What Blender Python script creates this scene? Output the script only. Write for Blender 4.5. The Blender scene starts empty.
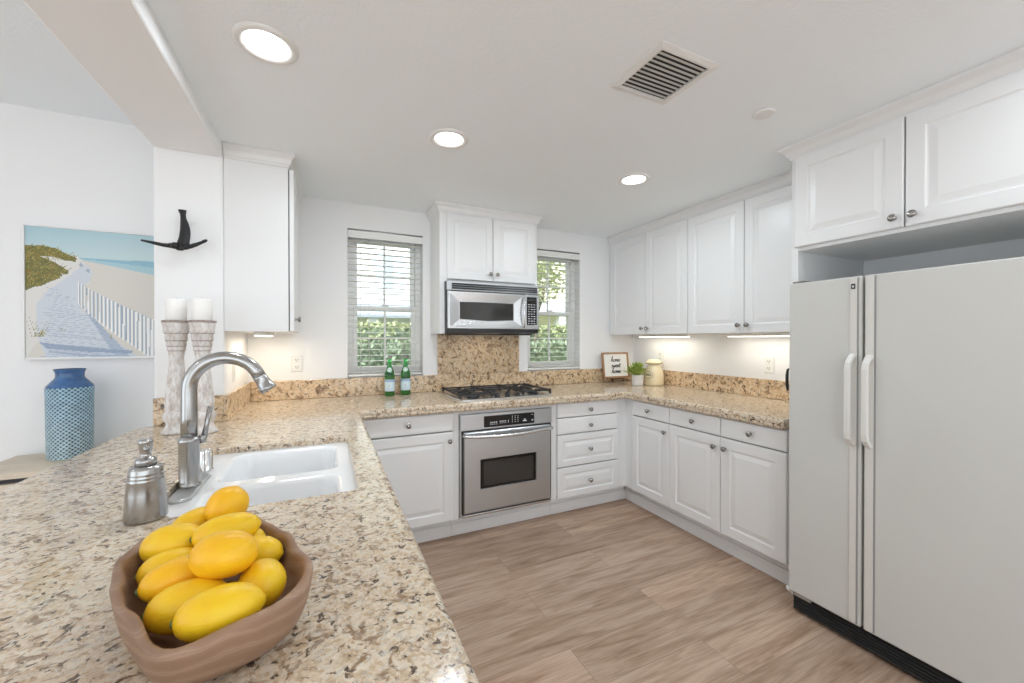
import bpy, bmesh, math, random
import numpy as np
from mathutils import Vector, Matrix

PI = math.pi
SC = bpy.context.scene
COL = SC.collection
rnd = random.Random(7)

# ------------------------------------------------------------------ camera
cam_d = bpy.data.cameras.new('camera')
cam_d.sensor_width = 36.0
cam_d.lens = 36.0 * 396.68 / 1024.0
cam_d.clip_start = 0.02
cam = bpy.data.objects.new('camera', cam_d)
cam.location = (0, 0, 1.3307)
cam.rotation_euler = (math.radians(90 - 0.332), 0, math.radians(-25.03))
COL.objects.link(cam)
SC.camera = cam

# ------------------------------------------------------------------ view
SC.view_settings.view_transform = 'Standard'
SC.view_settings.look = 'None'
SC.view_settings.exposure = 0.2
SC.view_settings.gamma = 1.0
SC.view_settings.use_curve_mapping = False
SC.cycles.use_denoising = True
SC.cycles.max_bounces = 10
SC.cycles.diffuse_bounces = 6
SC.cycles.glossy_bounces = 5
SC.cycles.transmission_bounces = 8
SC.cycles.transparent_max_bounces = 12
SC.cycles.caustics_reflective = False
SC.cycles.caustics_refractive = False
SC.cycles.sample_clamp_indirect = 6.0

# ------------------------------------------------------------------ world
W = bpy.data.worlds.new('sky')
SC.world = W
W.use_nodes = True
bg = W.node_tree.nodes['Background']
bg.inputs[0].default_value = (0.86, 0.94, 1.0, 1)
bg.inputs[1].default_value = 2.2

sun_d = bpy.data.lights.new('sun', 'SUN')
sun_d.energy = 5.0
sun_d.color = (.95, .97, 1.0)
sun_d.angle = math.radians(1.5)
sun = bpy.data.objects.new('sun', sun_d)
sun.rotation_euler = (math.radians(38), math.radians(-14), 0)
sun.location = (0, -6, 9)
COL.objects.link(sun)

CAN_POWER = 6.3
FILL_POWER = 6.0
UNDER_POWER = 0.66

# ------------------------------------------------------------------ materials
def nd(nt, typ, **kw):
    n = nt.nodes.new(typ)
    for k, v in kw.items():
        if k in ('operation', 'blend_type', 'data_type', 'feature', 'distance', 'interpolation', 'wave_type',
                 'bands_direction', 'noise_dimensions', 'attribute_name', 'offset', 'offset_frequency', 'squash'):
            setattr(n, k, v)
        else:
            n.inputs[int(k[1:])].default_value = v
    return n

def base_mat(name, col=(.8, .8, .8), rough=.5, metal=0.0, spec=.5, coat=0.0):
    m = bpy.data.materials.new(name)
    m.use_nodes = True
    b = m.node_tree.nodes['Principled BSDF']
    b.inputs['Base Color'].default_value = (*col, 1)
    b.inputs['Roughness'].default_value = rough
    b.inputs['Metallic'].default_value = metal
    b.inputs['Specular IOR Level'].default_value = spec
    b.inputs['Coat Weight'].default_value = coat
    return m

def noise_bump(m, scale, strength, dist=.002, stretch=(1, 1, 1), mod=None):
    nt = m.node_tree; b = nt.nodes['Principled BSDF']
    tc = nt.nodes.new('ShaderNodeTexCoord')
    mp = nt.nodes.new('ShaderNodeMapping'); mp.inputs['Scale'].default_value = stretch
    nt.links.new(tc.outputs['Object'], mp.inputs[0])
    n = nt.nodes.new('ShaderNodeTexNoise'); n.inputs['Scale'].default_value = scale; n.inputs['Detail'].default_value = 3
    nt.links.new(mp.outputs[0], n.inputs['Vector'])
    bp = nt.nodes.new('ShaderNodeBump'); bp.inputs['Strength'].default_value = strength; bp.inputs['Distance'].default_value = dist
    nt.links.new(n.outputs[0], bp.inputs['Height']); nt.links.new(bp.outputs[0], b.inputs['Normal'])
    if mod:   # modulate colour slightly: (dark, light)
        r = nt.nodes.new('ShaderNodeValToRGB')
        r.color_ramp.elements[0].position = .3; r.color_ramp.elements[1].position = .7
        r.color_ramp.elements[0].color = (*mod[0], 1); r.color_ramp.elements[1].color = (*mod[1], 1)
        nt.links.new(n.outputs[0], r.inputs[0]); nt.links.new(r.outputs[0], b.inputs['Base Color'])
    return m

def emit_mat(name, col, s):
    m = base_mat(name, (0.8, .8, .8), .4)
    b = m.node_tree.nodes['Principled BSDF']
    b.inputs['Emission Color'].default_value = (*col, 1)
    b.inputs['Emission Strength'].default_value = s
    return m

M = {}
M['wall'] = noise_bump(base_mat('wall_paint', (.86, .865, .872), .75, spec=.25), 180, .12)
M['ceiling'] = noise_bump(base_mat('ceiling_paint', (.88, .925, .96), .85, spec=.2), 90, .35, .003)
M['trim'] = noise_bump(base_mat('trim_paint', (.83, .83, .83), .4, spec=.4), 120, .02)
M['cab'] = noise_bump(base_mat('white_cabinet_paint', (.785, .787, .79), .32, spec=.45), 60, .015)
M['gap'] = noise_bump(base_mat('cabinet_shadow_gap', (.30, .30, .30), .7), 60, .02)  # dark grey painting the shade in door gaps and the refrigerator groove
M['black'] = noise_bump(base_mat('black_enamel', (.015, .015, .016), .35), 80, .03)
M['iron'] = noise_bump(base_mat('cast_iron', (.022, .02, .02), .55), 150, .15)
M['steel'] = noise_bump(base_mat('brushed_steel', (.56, .575, .59), .36, 1), 40, .03, .001, (1, 1, 40))
M['steel_h'] = noise_bump(base_mat('brushed_steel_bright', (.70, .71, .72), .24, 1), 40, .02, .001, (1, 1, 40))
M['nickel'] = noise_bump(base_mat('brushed_nickel', (.43, .425, .42), .24, 1), 60, .03, .001, (1, 1, 20))
M['knob'] = noise_bump(base_mat('dark_nickel', (.34, .33, .32), .25, 1), 80, .02)
M['dark_glass'] = noise_bump(base_mat('oven_glass', (.035, .034, .033), .08, spec=.6), 20, .003)
M['display'] = noise_bump(base_mat('display_black', (.006, .006, .007), .15), 20, .003)
M['mark'] = noise_bump(base_mat('printed_mark', (.62, .64, .66), .5), 20, .003)
M['sinkw'] = noise_bump(base_mat('white_enamel', (.86, .87, .88), .1, spec=.6, coat=.3), 15, .004)
M['almond'] = noise_bump(base_mat('almond_enamel', (.60, .60, .575), .42, spec=.4), 420, .12, .001)
M['almond_t'] = noise_bump(base_mat('almond_trim', (.66, .645, .605), .35), 200, .02)
M['almond_h'] = noise_bump(base_mat('almond_handle', (.72, .71, .68), .35), 200, .02)
M['plate'] = noise_bump(base_mat('outlet_plastic', (.84, .84, .82), .35), 50, .01)
M['slot'] = noise_bump(base_mat('outlet_slot', (.06, .06, .06), .6), 50, .01)
M['candle'] = noise_bump(base_mat('white_wax', (.90, .89, .87), .5), 30, .02)
M['blind'] = noise_bump(base_mat('cream_slat', (.88, .86, .80), .4), 60, .02)
M['valance'] = noise_bump(base_mat('white_valance', (.82, .82, .80), .4), 60, .02)
M['cord'] = noise_bump(base_mat('blind_cord', (.72, .72, .68), .8), 90, .05)
M['vinyl'] = noise_bump(base_mat('white_vinyl', (.88, .89, .89), .35), 60, .01)
M['siding'] = noise_bump(base_mat('house_stucco', (.74, .72, .67), .9), 30, .3, .01, (1, 1, 1), ((.70, .68, .63), (.78, .76, .71)))
M['siding_y'] = noise_bump(base_mat('house_siding', (.74, .70, .52), .9), 30, .3, .01, (1, 1, 1), ((.72, .68, .50), (.78, .74, .57)))
M['roof'] = noise_bump(base_mat('slate_roof', (.38, .42, .48), .8), 12, .4, .01, (1, 6, 1), ((.33, .37, .43), (.43, .47, .53)))
M['shutter'] = noise_bump(base_mat('blue_shutter', (.36, .42, .47), .6), 40, .1)
M['hwin'] = noise_bump(base_mat('house_window', (.62, .68, .72), .1), 40, .01)
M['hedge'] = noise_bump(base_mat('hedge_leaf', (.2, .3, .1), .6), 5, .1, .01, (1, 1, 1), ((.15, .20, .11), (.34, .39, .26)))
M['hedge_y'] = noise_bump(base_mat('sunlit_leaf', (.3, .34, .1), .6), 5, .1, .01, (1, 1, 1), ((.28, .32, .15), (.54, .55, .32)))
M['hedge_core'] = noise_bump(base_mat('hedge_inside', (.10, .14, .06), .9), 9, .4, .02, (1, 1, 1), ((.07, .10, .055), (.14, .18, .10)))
M['bark'] = noise_bump(base_mat('bark', (.2, .15, .1), .9), 30, .5, .01, (1, 1, .2), ((.14, .10, .07), (.26, .2, .15)))
M['grass'] = noise_bump(base_mat('lawn_grass', (.4, .45, .16), .9), 40, .6, .02, (1, 1, 1), ((.34, .40, .14), (.56, .58, .24)))
M['pale_wood'] = noise_bump(base_mat('pale_ash_wood', (.6, .5, .38), .55), 9, .1, .001, (1, 14, 14), ((.56, .47, .36), (.70, .61, .50)))
M['frame_wood'] = noise_bump(base_mat('walnut_frame', (.33, .18, .09), .5), 14, .1, .001, (14, 14, 2), ((.30, .16, .08), (.44, .25, .13)))
M['dark_wood'] = noise_bump(base_mat('dark_easel_wood', (.10, .05, .03), .5), 20, .1)
M['paper'] = noise_bump(base_mat('sign_paper', (.86, .86, .84), .8), 90, .02)
M['ink'] = noise_bump(base_mat('black_ink', (.02, .02, .022), .6), 90, .02)
M['pot'] = noise_bump(base_mat('white_pot', (.86, .86, .87), .35), 60, .02)
M['soil'] = noise_bump(base_mat('soil', (.05, .035, .025), .9), 90, .5)
M['leaf'] = noise_bump(base_mat('plant_leaf', (.3, .42, .08), .5), 60, .1, .002, (1, 1, 1), ((.16, .30, .05), (.56, .62, .16)))
M['jar'] = noise_bump(base_mat('cream_ceramic', (.78, .66, .42), .25, coat=.2), 12, .02, .002, (1, 1, 1), ((.76, .64, .42), (.82, .71, .49)))
M['bronze'] = noise_bump(base_mat('dark_bronze', (.018, .018, .02), .42, .3), 60, .5, .004)
M['cap'] = noise_bump(base_mat('bottle_cap', (.30, .27, .28), .4, .7), 60, .03)
M['label'] = noise_bump(base_mat('bottle_label', (.66, .80, .86), .55), 40, .02)
M['label_band'] = noise_bump(base_mat('bottle_label_band', (.22, .40, .62), .5), 40, .02)
M['label_neck'] = noise_bump(base_mat('bottle_neck_label', (.62, .78, .72), .5), 40, .02)
M['label_blue'] = noise_bump(base_mat('label_blue_ink', (.06, .14, .42), .5), 40, .02)
M['label_red'] = noise_bump(base_mat('label_red_ink', (.5, .05, .06), .5), 40, .02)
M['lens'] = emit_mat('lamp_lens', (1, .99, .98), 7.0)
M['tube'] = emit_mat('under_cabinet_tube', (1, .96, .88), 3.0)
M['lamptrim'] = noise_bump(base_mat('lamp_trim', (.80, .80, .79), .45), 60, .01)
M['louver'] = noise_bump(base_mat('vent_louver', (.62, .62, .60), .5), 60, .02)
M['ventdark'] = noise_bump(base_mat('vent_duct_shade', (.05, .05, .05), .8), 60, .02)
M['concrete'] = noise_bump(base_mat('outside_paving', (.5, .49, .47), .9), 20, .2, .01, (1, 1, 1), ((.56, .57, .57), (.64, .65, .65)))
M['greywater'] = noise_bump(base_mat('chrome', (.78, .79, .80), .08, 1), 20, .005)

def mat_glass(name, col, tint_shadow=True, rough=0.0, ior=1.45):
    m = base_mat(name, col, rough)
    b = m.node_tree.nodes['Principled BSDF']
    b.inputs['Transmission Weight'].default_value = 1
    b.inputs['IOR'].default_value = ior
    return m
M['green_glass'] = mat_glass('green_bottle_glass', (.10, .55, .16), rough=.03)

def mat_pane():
    m = bpy.data.materials.new('window_glass'); m.use_nodes = True
    nt = m.node_tree; nt.nodes.clear()
    out = nt.nodes.new('ShaderNodeOutputMaterial')
    tr = nt.nodes.new('ShaderNodeBsdfTransparent'); tr.inputs[0].default_value = (.95, .97, .97, 1)
    gl = nt.nodes.new('ShaderNodeBsdfGlossy'); gl.inputs['Roughness'].default_value = .02
    mx = nt.nodes.new('ShaderNodeMixShader')
    fr = nt.nodes.new('ShaderNodeFresnel'); fr.inputs[0].default_value = 1.3
    nt.links.new(fr.outputs[0], mx.inputs[0]); nt.links.new(tr.outputs[0], mx.inputs[1]); nt.links.new(gl.outputs[0], mx.inputs[2])
    nt.links.new(mx.outputs[0], out.inputs[0])
    return m
M['pane'] = mat_pane()

def ramp(nt, stops, interp='LINEAR'):
    r = nt.nodes.new('ShaderNodeValToRGB'); cr = r.color_ramp; cr.interpolation = interp
    while len(cr.elements) < len(stops): cr.elements.new(.5)
    for e, (p, c) in zip(cr.elements, stops):
        e.position = p; e.color = (*c, 1)
    return r

def mat_granite(name='granite', warm=(1, 1, 1), sc=1.0):
    m = base_mat(name, (.6, .5, .4), .11, spec=.5)
    nt = m.node_tree; b = nt.nodes['Principled BSDF']; lk = nt.links.new
    tc = nt.nodes.new('ShaderNodeTexCoord')
    def noise(sc, det, rough, dist=0.0):
        n = nt.nodes.new('ShaderNodeTexNoise'); n.inputs['Scale'].default_value = sc; n.inputs['Detail'].default_value = det; n.inputs['Roughness'].default_value = rough; n.inputs['Distortion'].default_value = dist
        lk(tc.outputs['Object'], n.inputs['Vector']); return n
    def mix(fac, a_, b_, mode='MIX'):
        x = nt.nodes.new('ShaderNodeMix'); x.data_type = 'RGBA'; x.blend_type = mode
        if isinstance(fac, float): x.inputs[0].default_value = fac
        else: lk(fac, x.inputs[0])
        lk(a_, x.inputs[6]); lk(b_, x.inputs[7]); return x.outputs[2]
    n1 = noise(58 * sc, 5, .62, .4)
    r1 = ramp(nt, [(.32, (.30, .21, .135)), (.42, (.49, .385, .27)), (.49, (.60, .52, .42)), (.56, (.70, .655, .58)), (.66, (.46, .45, .43))])
    lk(n1.outputs[0], r1.inputs[0])
    v = nt.nodes.new('ShaderNodeTexVoronoi'); v.inputs['Scale'].default_value = 165 * sc
    nd_ = noise(90, 2, .5); mv = nt.nodes.new('ShaderNodeMix'); mv.data_type = 'VECTOR'; mv.inputs[0].default_value = .01
    lk(tc.outputs['Object'], mv.inputs[4]); lk(nd_.outputs['Color'], mv.inputs[5]); lk(mv.outputs[1], v.inputs['Vector'])
    sp = nt.nodes.new('ShaderNodeSeparateColor'); lk(v.outputs['Color'], sp.inputs[0])
    r2 = ramp(nt, [(0, (.38, .27, .17)), (.25, (.56, .445, .32)), (.5, (.66, .575, .46)), (.75, (.70, .66, .59)), (1, (.50, .49, .47))]); lk(sp.outputs[0], r2.inputs[0])
    c = mix(.55, r1.outputs[0], r2.outputs[0])
    n3 = noise(38 * sc, 5, .68, .8)                                  # brown and grey clusters
    r3 = ramp(nt, [(.54, (0, 0, 0)), (.61, (1, 1, 1))]); lk(n3.outputs[0], r3.inputs[0])
    brown = ramp(nt, [(0, (.26, .16, .085)), (1, (.32, .27, .23))]); lk(sp.outputs[1], brown.inputs[0])
    c = mix(r3.outputs[0], c, brown.outputs[0])
    n4 = noise(66 * sc, 4, .62, .5)                                   # small dark flecks
    r4 = ramp(nt, [(.58, (0, 0, 0)), (.63, (1, 1, 1))]); lk(n4.outputs[0], r4.inputs[0])
    dk = ramp(nt, [(0, (.07, .055, .05)), (1, (.16, .12, .09))]); lk(sp.outputs[2], dk.inputs[0])
    c = mix(r4.outputs[0], c, dk.outputs[0])
    wr = nt.nodes.new('ShaderNodeRGB'); wr.outputs[0].default_value = (*warm, 1)
    c = mix(1.0, c, wr.outputs[0], 'MULTIPLY')
    lk(c, b.inputs['Base Color'])
    return m
M['granite'] = mat_granite('granite', (1.09, 1.04, .965))
M['granite_warmlit'] = mat_granite('warmlit_granite', (1.10, .95, .76), .58)  # same stone as the slab, warm lamplight put into its colour

def mat_floor():
    m = base_mat('oak_planks', (.5, .35, .25), .42, spec=.35)
    nt = m.node_tree; b = nt.nodes['Principled BSDF']; lk = nt.links.new
    tc = nt.nodes.new('ShaderNodeTexCoord')
    br = nt.nodes.new('ShaderNodeTexBrick')
    br.offset = .37; br.offset_frequency = 2
    br.inputs['Color1'].default_value = (0, 0, 0, 1); br.inputs['Color2'].default_value = (1, 1, 1, 1)
    br.inputs['Mortar'].default_value = (.5, .5, .5, 1)
    br.inputs['Scale'].default_value = 1
    br.inputs['Brick Width'].default_value = 1.5; br.inputs['Row Height'].default_value = .205
    br.inputs['Mortar Size'].default_value = .0012; br.inputs['Mortar Smooth'].default_value = .1
    lk(tc.outputs['Object'], br.inputs['Vector'])
    sep = nt.nodes.new('ShaderNodeSeparateColor'); lk(br.outputs['Color'], sep.inputs[0])
    off = nt.nodes.new('ShaderNodeCombineXYZ')
    mu = nt.nodes.new('ShaderNodeMath'); mu.operation = 'MULTIPLY'; mu.inputs[1].default_value = 17.3; lk(sep.outputs[0], mu.inputs[0])
    lk(mu.outputs[0], off.inputs[0]); lk(mu.outputs[0], off.inputs[2])
    va = nt.nodes.new('ShaderNodeVectorMath'); va.operation = 'ADD'; lk(tc.outputs['Object'], va.inputs[0]); lk(off.outputs[0], va.inputs[1])
    mp = nt.nodes.new('ShaderNodeMapping'); mp.inputs['Scale'].default_value = (1.5, 12, 1); lk(va.outputs[0], mp.inputs[0])
    n = nt.nodes.new('ShaderNodeTexNoise'); n.inputs['Scale'].default_value = 1.6; n.inputs['Detail'].default_value = 6; n.inputs['Roughness'].default_value = .6; n.inputs['Distortion'].default_value = .9
    lk(mp.outputs[0], n.inputs['Vector'])
    r = ramp(nt, [(.25, (.25, .155, .10)), (.40, (.40, .275, .195)), (.54, (.495, .36, .27)), (.75, (.575, .435, .34))])
    lk(n.outputs[0], r.inputs[0])
    # fine grain
    mp2 = nt.nodes.new('ShaderNodeMapping'); mp2.inputs['Scale'].default_value = (6, 150, 1); lk(va.outputs[0], mp2.inputs[0])
    n2 = nt.nodes.new('ShaderNodeTexNoise'); n2.inputs['Scale'].default_value = 1; n2.inputs['Detail'].default_value = 4
    lk(mp2.outputs[0], n2.inputs['Vector'])
    r2 = ramp(nt, [(.30, (.80, .78, .76)), (.6, (1.04, 1.04, 1.04))]); lk(n2.outputs[0], r2.inputs[0])
    m1 = nt.nodes.new('ShaderNodeMix'); m1.data_type = 'RGBA'; m1.blend_type = 'MULTIPLY'; m1.inputs[0].default_value = 1
    lk(r.outputs[0], m1.inputs[6]); lk(r2.outputs[0], m1.inputs[7])
    # plank tone
    r3 = ramp(nt, [(0, (.84, .82, .80)), (.5, (1, 1, 1)), (1, (1.10, 1.08, 1.06))]); lk(sep.outputs[0], r3.inputs[0])
    m2 = nt.nodes.new('ShaderNodeMix'); m2.data_type = 'RGBA'; m2.blend_type = 'MULTIPLY'; m2.inputs[0].default_value = 1
    lk(m1.outputs[2], m2.inputs[6]); lk(r3.outputs[0], m2.inputs[7])
    # seams
    m3 = nt.nodes.new('ShaderNodeMix'); m3.data_type = 'RGBA'; m3.blend_type = 'MIX'
    lk(br.outputs['Fac'], m3.inputs[0]); lk(m2.outputs[2], m3.inputs[6]); m3.inputs[7].default_value = (.27, .18, .13, 1)
    lk(m3.outputs[2], b.inputs['Base Color'])
    return m
M['floor'] = mat_floor()

def mat_bowl():
    m = base_mat('carved_wood', (.35, .2, .12), .5, spec=.35)
    nt = m.node_tree; b = nt.nodes['Principled BSDF']; lk = nt.links.new
    tc = nt.nodes.new('ShaderNodeTexCoord')
    n0 = nt.nodes.new('ShaderNodeTexNoise'); n0.inputs['Scale'].default_value = 6; n0.inputs['Detail'].default_value = 3
    lk(tc.outputs['Object'], n0.inputs['Vector'])
    w = nt.nodes.new('ShaderNodeTexWave'); w.wave_type = 'RINGS'; w.inputs['Scale'].default_value = 15; w.inputs['Distortion'].default_value = 3.5; w.inputs['Detail'].default_value = 3; w.inputs['Detail Scale'].default_value = 1.2
    mp = nt.nodes.new('ShaderNodeMapping'); mp.inputs['Location'].default_value = (.1, .25, .1); mp.inputs['Scale'].default_value = (1, .45, 1.5)
    lk(tc.outputs['Object'], mp.inputs[0]); lk(mp.outputs[0], w.inputs['Vector'])
    r = ramp(nt, [(0, (.295, .185, .125)), (.55, (.315, .20, .137)), (.82, (.335, .215, .150)), (.92, (.40, .28, .205)), (1, (.34, .22, .155))])
    lk(w.outputs[0], r.inputs[0])
    r2 = ramp(nt, [(.3, (.75, .72, .70)), (.65, (1.1, 1.08, 1.06))]); lk(n0.outputs[0], r2.inputs[0])
    mm = nt.nodes.new('ShaderNodeMix'); mm.data_type = 'RGBA'; mm.blend_type = 'MULTIPLY'; mm.inputs[0].default_value = 1
    lk(r.outputs[0], mm.inputs[6]); lk(r2.outputs[0], mm.inputs[7]); lk(mm.outputs[2], b.inputs['Base Color'])
    return m
M['bowl'] = mat_bowl()

def mat_lemon(name, c0, c1):
    m = base_mat(name, c1, .38, spec=.45)
    nt = m.node_tree; b = nt.nodes['Principled BSDF']; lk = nt.links.new
    b.inputs['Subsurface Weight'].default_value = .08
    b.inputs['Subsurface Radius'].default_value = (.01, .006, .001)
    tc = nt.nodes.new('ShaderNodeTexCoord')
    n = nt.nodes.new('ShaderNodeTexNoise'); n.inputs['Scale'].default_value = 22; n.inputs['Detail'].default_value = 2
    lk(tc.outputs['Object'], n.inputs['Vector'])
    r = ramp(nt, [(.3, c0), (.7, c1)]); lk(n.outputs[0], r.inputs[0]); lk(r.outputs[0], b.inputs['Base Color'])
    v = nt.nodes.new('ShaderNodeTexVoronoi'); v.inputs['Scale'].default_value = 420; lk(tc.outputs['Object'], v.inputs['Vector'])
    bp = nt.nodes.new('ShaderNodeBump'); bp.inputs['Strength'].default_value = .18; bp.inputs['Distance'].default_value = .001
    lk(v.outputs['Distance'], bp.inputs['Height']); lk(bp.outputs[0], b.inputs['Normal'])
    return m
M['lemon_a'] = mat_lemon('lemon_peel', (.86, .50, .010), (.90, .62, .020))
M['lemon_b'] = mat_lemon('lemon_peel_deep', (.88, .45, .008), (.91, .54, .014))
M['stem'] = noise_bump(base_mat('lemon_stem', (.10, .15, .05), .7), 60, .1)

def mat_vase():
    m = base_mat('blue_glaze', (.1, .2, .4), .25, coat=.3)
    nt = m.node_tree; b = nt.nodes['Principled BSDF']; lk = nt.links.new
    at = nt.nodes.new('ShaderNodeAttribute'); at.attribute_name = 'Col'
    n = nt.nodes.new('ShaderNodeTexNoise'); n.inputs['Scale'].default_value = 40
    tc = nt.nodes.new('ShaderNodeTexCoord'); lk(tc.outputs['Object'], n.inputs['Vector'])
    r = ramp(nt, [(.3, (.8, .8, .8)), (.7, (1.15, 1.15, 1.15))]); lk(n.outputs[0], r.inputs[0])
    mm = nt.nodes.new('ShaderNodeMix'); mm.data_type = 'RGBA'; mm.blend_type = 'MULTIPLY'; mm.inputs[0].default_value = 1
    lk(at.outputs['Color'], mm.inputs[6]); lk(r.outputs[0], mm.inputs[7]); lk(mm.outputs[2], b.inputs['Base Color'])
    return m
M['vase'] = mat_vase()

def mat_attr(name, rough=.7):
    m = base_mat(name, (.8, .8, .8), rough, spec=.3)
    nt = m.node_tree
    at = nt.nodes.new('ShaderNodeAttribute'); at.attribute_name = 'Col'
    nt.links.new(at.outputs['Color'], nt.nodes['Principled BSDF'].inputs['Base Color'])
    return m
M['canvas'] = mat_attr('painted_canvas')

def mat_whitewash():
    m = base_mat('whitewashed_wood', (.7, .66, .63), .7)
    nt = m.node_tree; b = nt.nodes['Principled BSDF']; lk = nt.links.new
    tc = nt.nodes.new('ShaderNodeTexCoord')
    mp = nt.nodes.new('ShaderNodeMapping'); mp.inputs['Scale'].default_value = (1, 1, .35); lk(tc.outputs['Object'], mp.inputs[0])
    n = nt.nodes.new('ShaderNodeTexNoise'); n.inputs['Scale'].default_value = 55; n.inputs['Detail'].default_value = 5; n.inputs['Roughness'].default_value = .7
    lk(mp.outputs[0], n.inputs['Vector'])
    r = ramp(nt, [(.30, (.40, .34, .31)), (.46, (.62, .57, .54)), (.58, (.76, .745, .74))]); lk(n.outputs[0], r.inputs[0])
    lk(r.outputs[0], b.inputs['Base Color'])
    bp = nt.nodes.new('ShaderNodeBump'); bp.inputs['Strength'].default_value = .5; bp.inputs['Distance'].default_value = .004
    lk(n.outputs[0], bp.inputs['Height']); lk(bp.outputs[0], b.inputs['Normal'])
    return m
M['whitewash'] = mat_whitewash()
M['washband'] = noise_bump(base_mat('worn_brown_band', (.33, .26, .23), .7), 55, .3, .002, (1, 1, 1), ((.27, .21, .18), (.46, .39, .36)))

# ------------------------------------------------------------------ mesh helpers
class MB:
    def __init__(s):
        s.v = []; s.f = []; s.mi = []; s.sm = []; s.mats = []
    def mat(s, m):
        if m not in s.mats: s.mats.append(m)
        return s.mats.index(m)
    def add(s, vs, fs, m=None, smooth=False):
        o = len(s.v); s.v += [tuple(p) for p in vs]
        k = s.mat(m) if m else 0
        for f in fs:
            s.f.append(tuple(i + o for i in f)); s.mi.append(k); s.sm.append(smooth)
    def box(s, x0, x1, y0, y1, z0, z1, m=None, T=None):
        x0, x1 = sorted((x0, x1)); y0, y1 = sorted((y0, y1)); z0, z1 = sorted((z0, z1))
        vs = [(x0, y0, z0), (x1, y0, z0), (x1, y1, z0), (x0, y1, z0), (x0, y0, z1), (x1, y0, z1), (x1, y1, z1), (x0, y1, z1)]
        if T: vs = [T(p) for p in vs]
        fs = [(0, 3, 2, 1), (4, 5, 6, 7), (0, 1, 5, 4), (1, 2, 6, 5), (2, 3, 7, 6), (3, 0, 4, 7)]
        s.add(vs, fs, m)
    def lathe(s, prof, c=(0, 0, 0), n=32, m=None, axis='Z', smooth=True, cap0=True, cap1=True, T=None, rfun=None):
        vs = []; fs = []
        for (r, z) in prof:
            for k in range(n):
                a = 2 * PI * k / n; rr = r * (rfun(a, z) if rfun else 1)
                p = (rr * math.cos(a), rr * math.sin(a), z)
                if axis == 'X': p = (p[2], p[0], p[1])
                if axis == 'Y': p = (p[1], p[2], p[0])
                p = (p[0] + c[0], p[1] + c[1], p[2] + c[2])
                vs.append(T(p) if T else p)
        for j in range(len(prof) - 1):
            for k in range(n):
                a, b2 = j * n + k, j * n + (k + 1) % n
                fs.append((a, b2, b2 + n, a + n))
        s.add(vs, fs, m, smooth)
        o = len(s.v) - len(vs)
        k_ = s.mat(m) if m else 0
        if cap0 and prof[0][0] > 1e-6: s.f.append(tuple(o + k for k in range(n))[::-1]); s.mi.append(k_); s.sm.append(False)
        if cap1 and prof[-1][0] > 1e-6:
            q = o + (len(prof) - 1) * n
            s.f.append(tuple(q + k for k in range(n))); s.mi.append(k_); s.sm.append(False)
    def tube(s, pts, r, n=12, m=None, smooth=True, closed=False):
        pts = [Vector(p) for p in pts]
        R = r if isinstance(r, (list, tuple)) else [r] * len(pts)
        N = len(pts); vs = []; fs = []
        up = None
        for i, p in enumerate(pts):
            if closed: t = pts[(i + 1) % N] - pts[i - 1]
            else: t = pts[min(i + 1, N - 1)] - pts[max(i - 1, 0)]
            t.normalize()
            if up is None:
                up = Vector((0, 0, 1)) if abs(t.z) < .9 else Vector((1, 0, 0))
            u = (up - t * up.dot(t)).normalized(); w = t.cross(u); up = u
            for k in range(n):
                a = 2 * PI * k / n
                vs.append(p + (u * math.cos(a) + w * math.sin(a)) * R[i])
        for j in range(N if closed else N - 1):
            for k in range(n):
                j2 = (j + 1) % N
                fs.append((j * n + k, j * n + (k + 1) % n, j2 * n + (k + 1) % n, j2 * n + k))
        if not closed:
            fs.append(tuple(range(n))[::-1]); fs.append(tuple((N - 1) * n + k for k in range(n)))
        s.add(vs, fs, m, smooth)
    def loft(s, rings, m=None, smooth=False, cap0=True, cap1=True):
        n = len(rings[0]); vs = [p for r in rings for p in r]; fs = []
        for j in range(len(rings) - 1):
            for k in range(n):
                fs.append((j * n + k, j * n + (k + 1) % n, (j + 1) * n + (k + 1) % n, (j + 1) * n + k))
        s.add(vs, fs, m, smooth)
        o = len(s.v) - len(vs); k_ = s.mat(m) if m else 0
        if cap0: s.f.append(tuple(o + k for k in range(n))[::-1]); s.mi.append(k_); s.sm.append(False)
        if cap1: s.f.append(tuple(o + (len(rings) - 1) * n + k for k in range(n))); s.mi.append(k_); s.sm.append(False)
    def ellipsoid(s, c, r, n=12, m=None, R=None):
        prof = []
        for i in range(n // 2 + 1):
            a = -PI / 2 + PI * i / (n // 2)
            prof.append((math.cos(a) if 0 < i < n // 2 else 1e-4, math.sin(a)))
        def T(p):
            q = Vector((p[0] * r[0], p[1] * r[1], p[2] * r[2]))
            if R: q = R @ q
            return (q.x + c[0], q.y + c[1], q.z + c[2])
        s.lathe(prof, (0, 0, 0), n, m, T=T)
    def build(s, name, mat=None, parent=None, bevel=0, segs=2, fix=True, sub=0):
        me = bpy.data.meshes.new(name)
        off = world_loc(parent) if parent else Vector((0, 0, 0))
        me.from_pydata([(p[0] - off.x, p[1] - off.y, p[2] - off.z) for p in s.v], [], s.f)
        ms = list(s.mats) if s.mats else []
        if mat and not ms: ms = [mat]
        for mm in ms: me.materials.append(M[mm] if isinstance(mm, str) else mm)
        me.polygons.foreach_set('material_index', s.mi)
        me.polygons.foreach_set('use_smooth', s.sm)
        if fix:
            bm = bmesh.new(); bm.from_mesh(me); bmesh.ops.recalc_face_normals(bm, faces=bm.faces); bm.to_mesh(me); bm.free()
        o = bpy.data.objects.new(name, me); COL.objects.link(o)
        if parent: o.parent = parent
        if bevel:
            b = o.modifiers.new('bevel', 'BEVEL'); b.width = bevel; b.segments = segs; b.limit_method = 'ANGLE'; b.angle_limit = math.radians(40)
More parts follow.
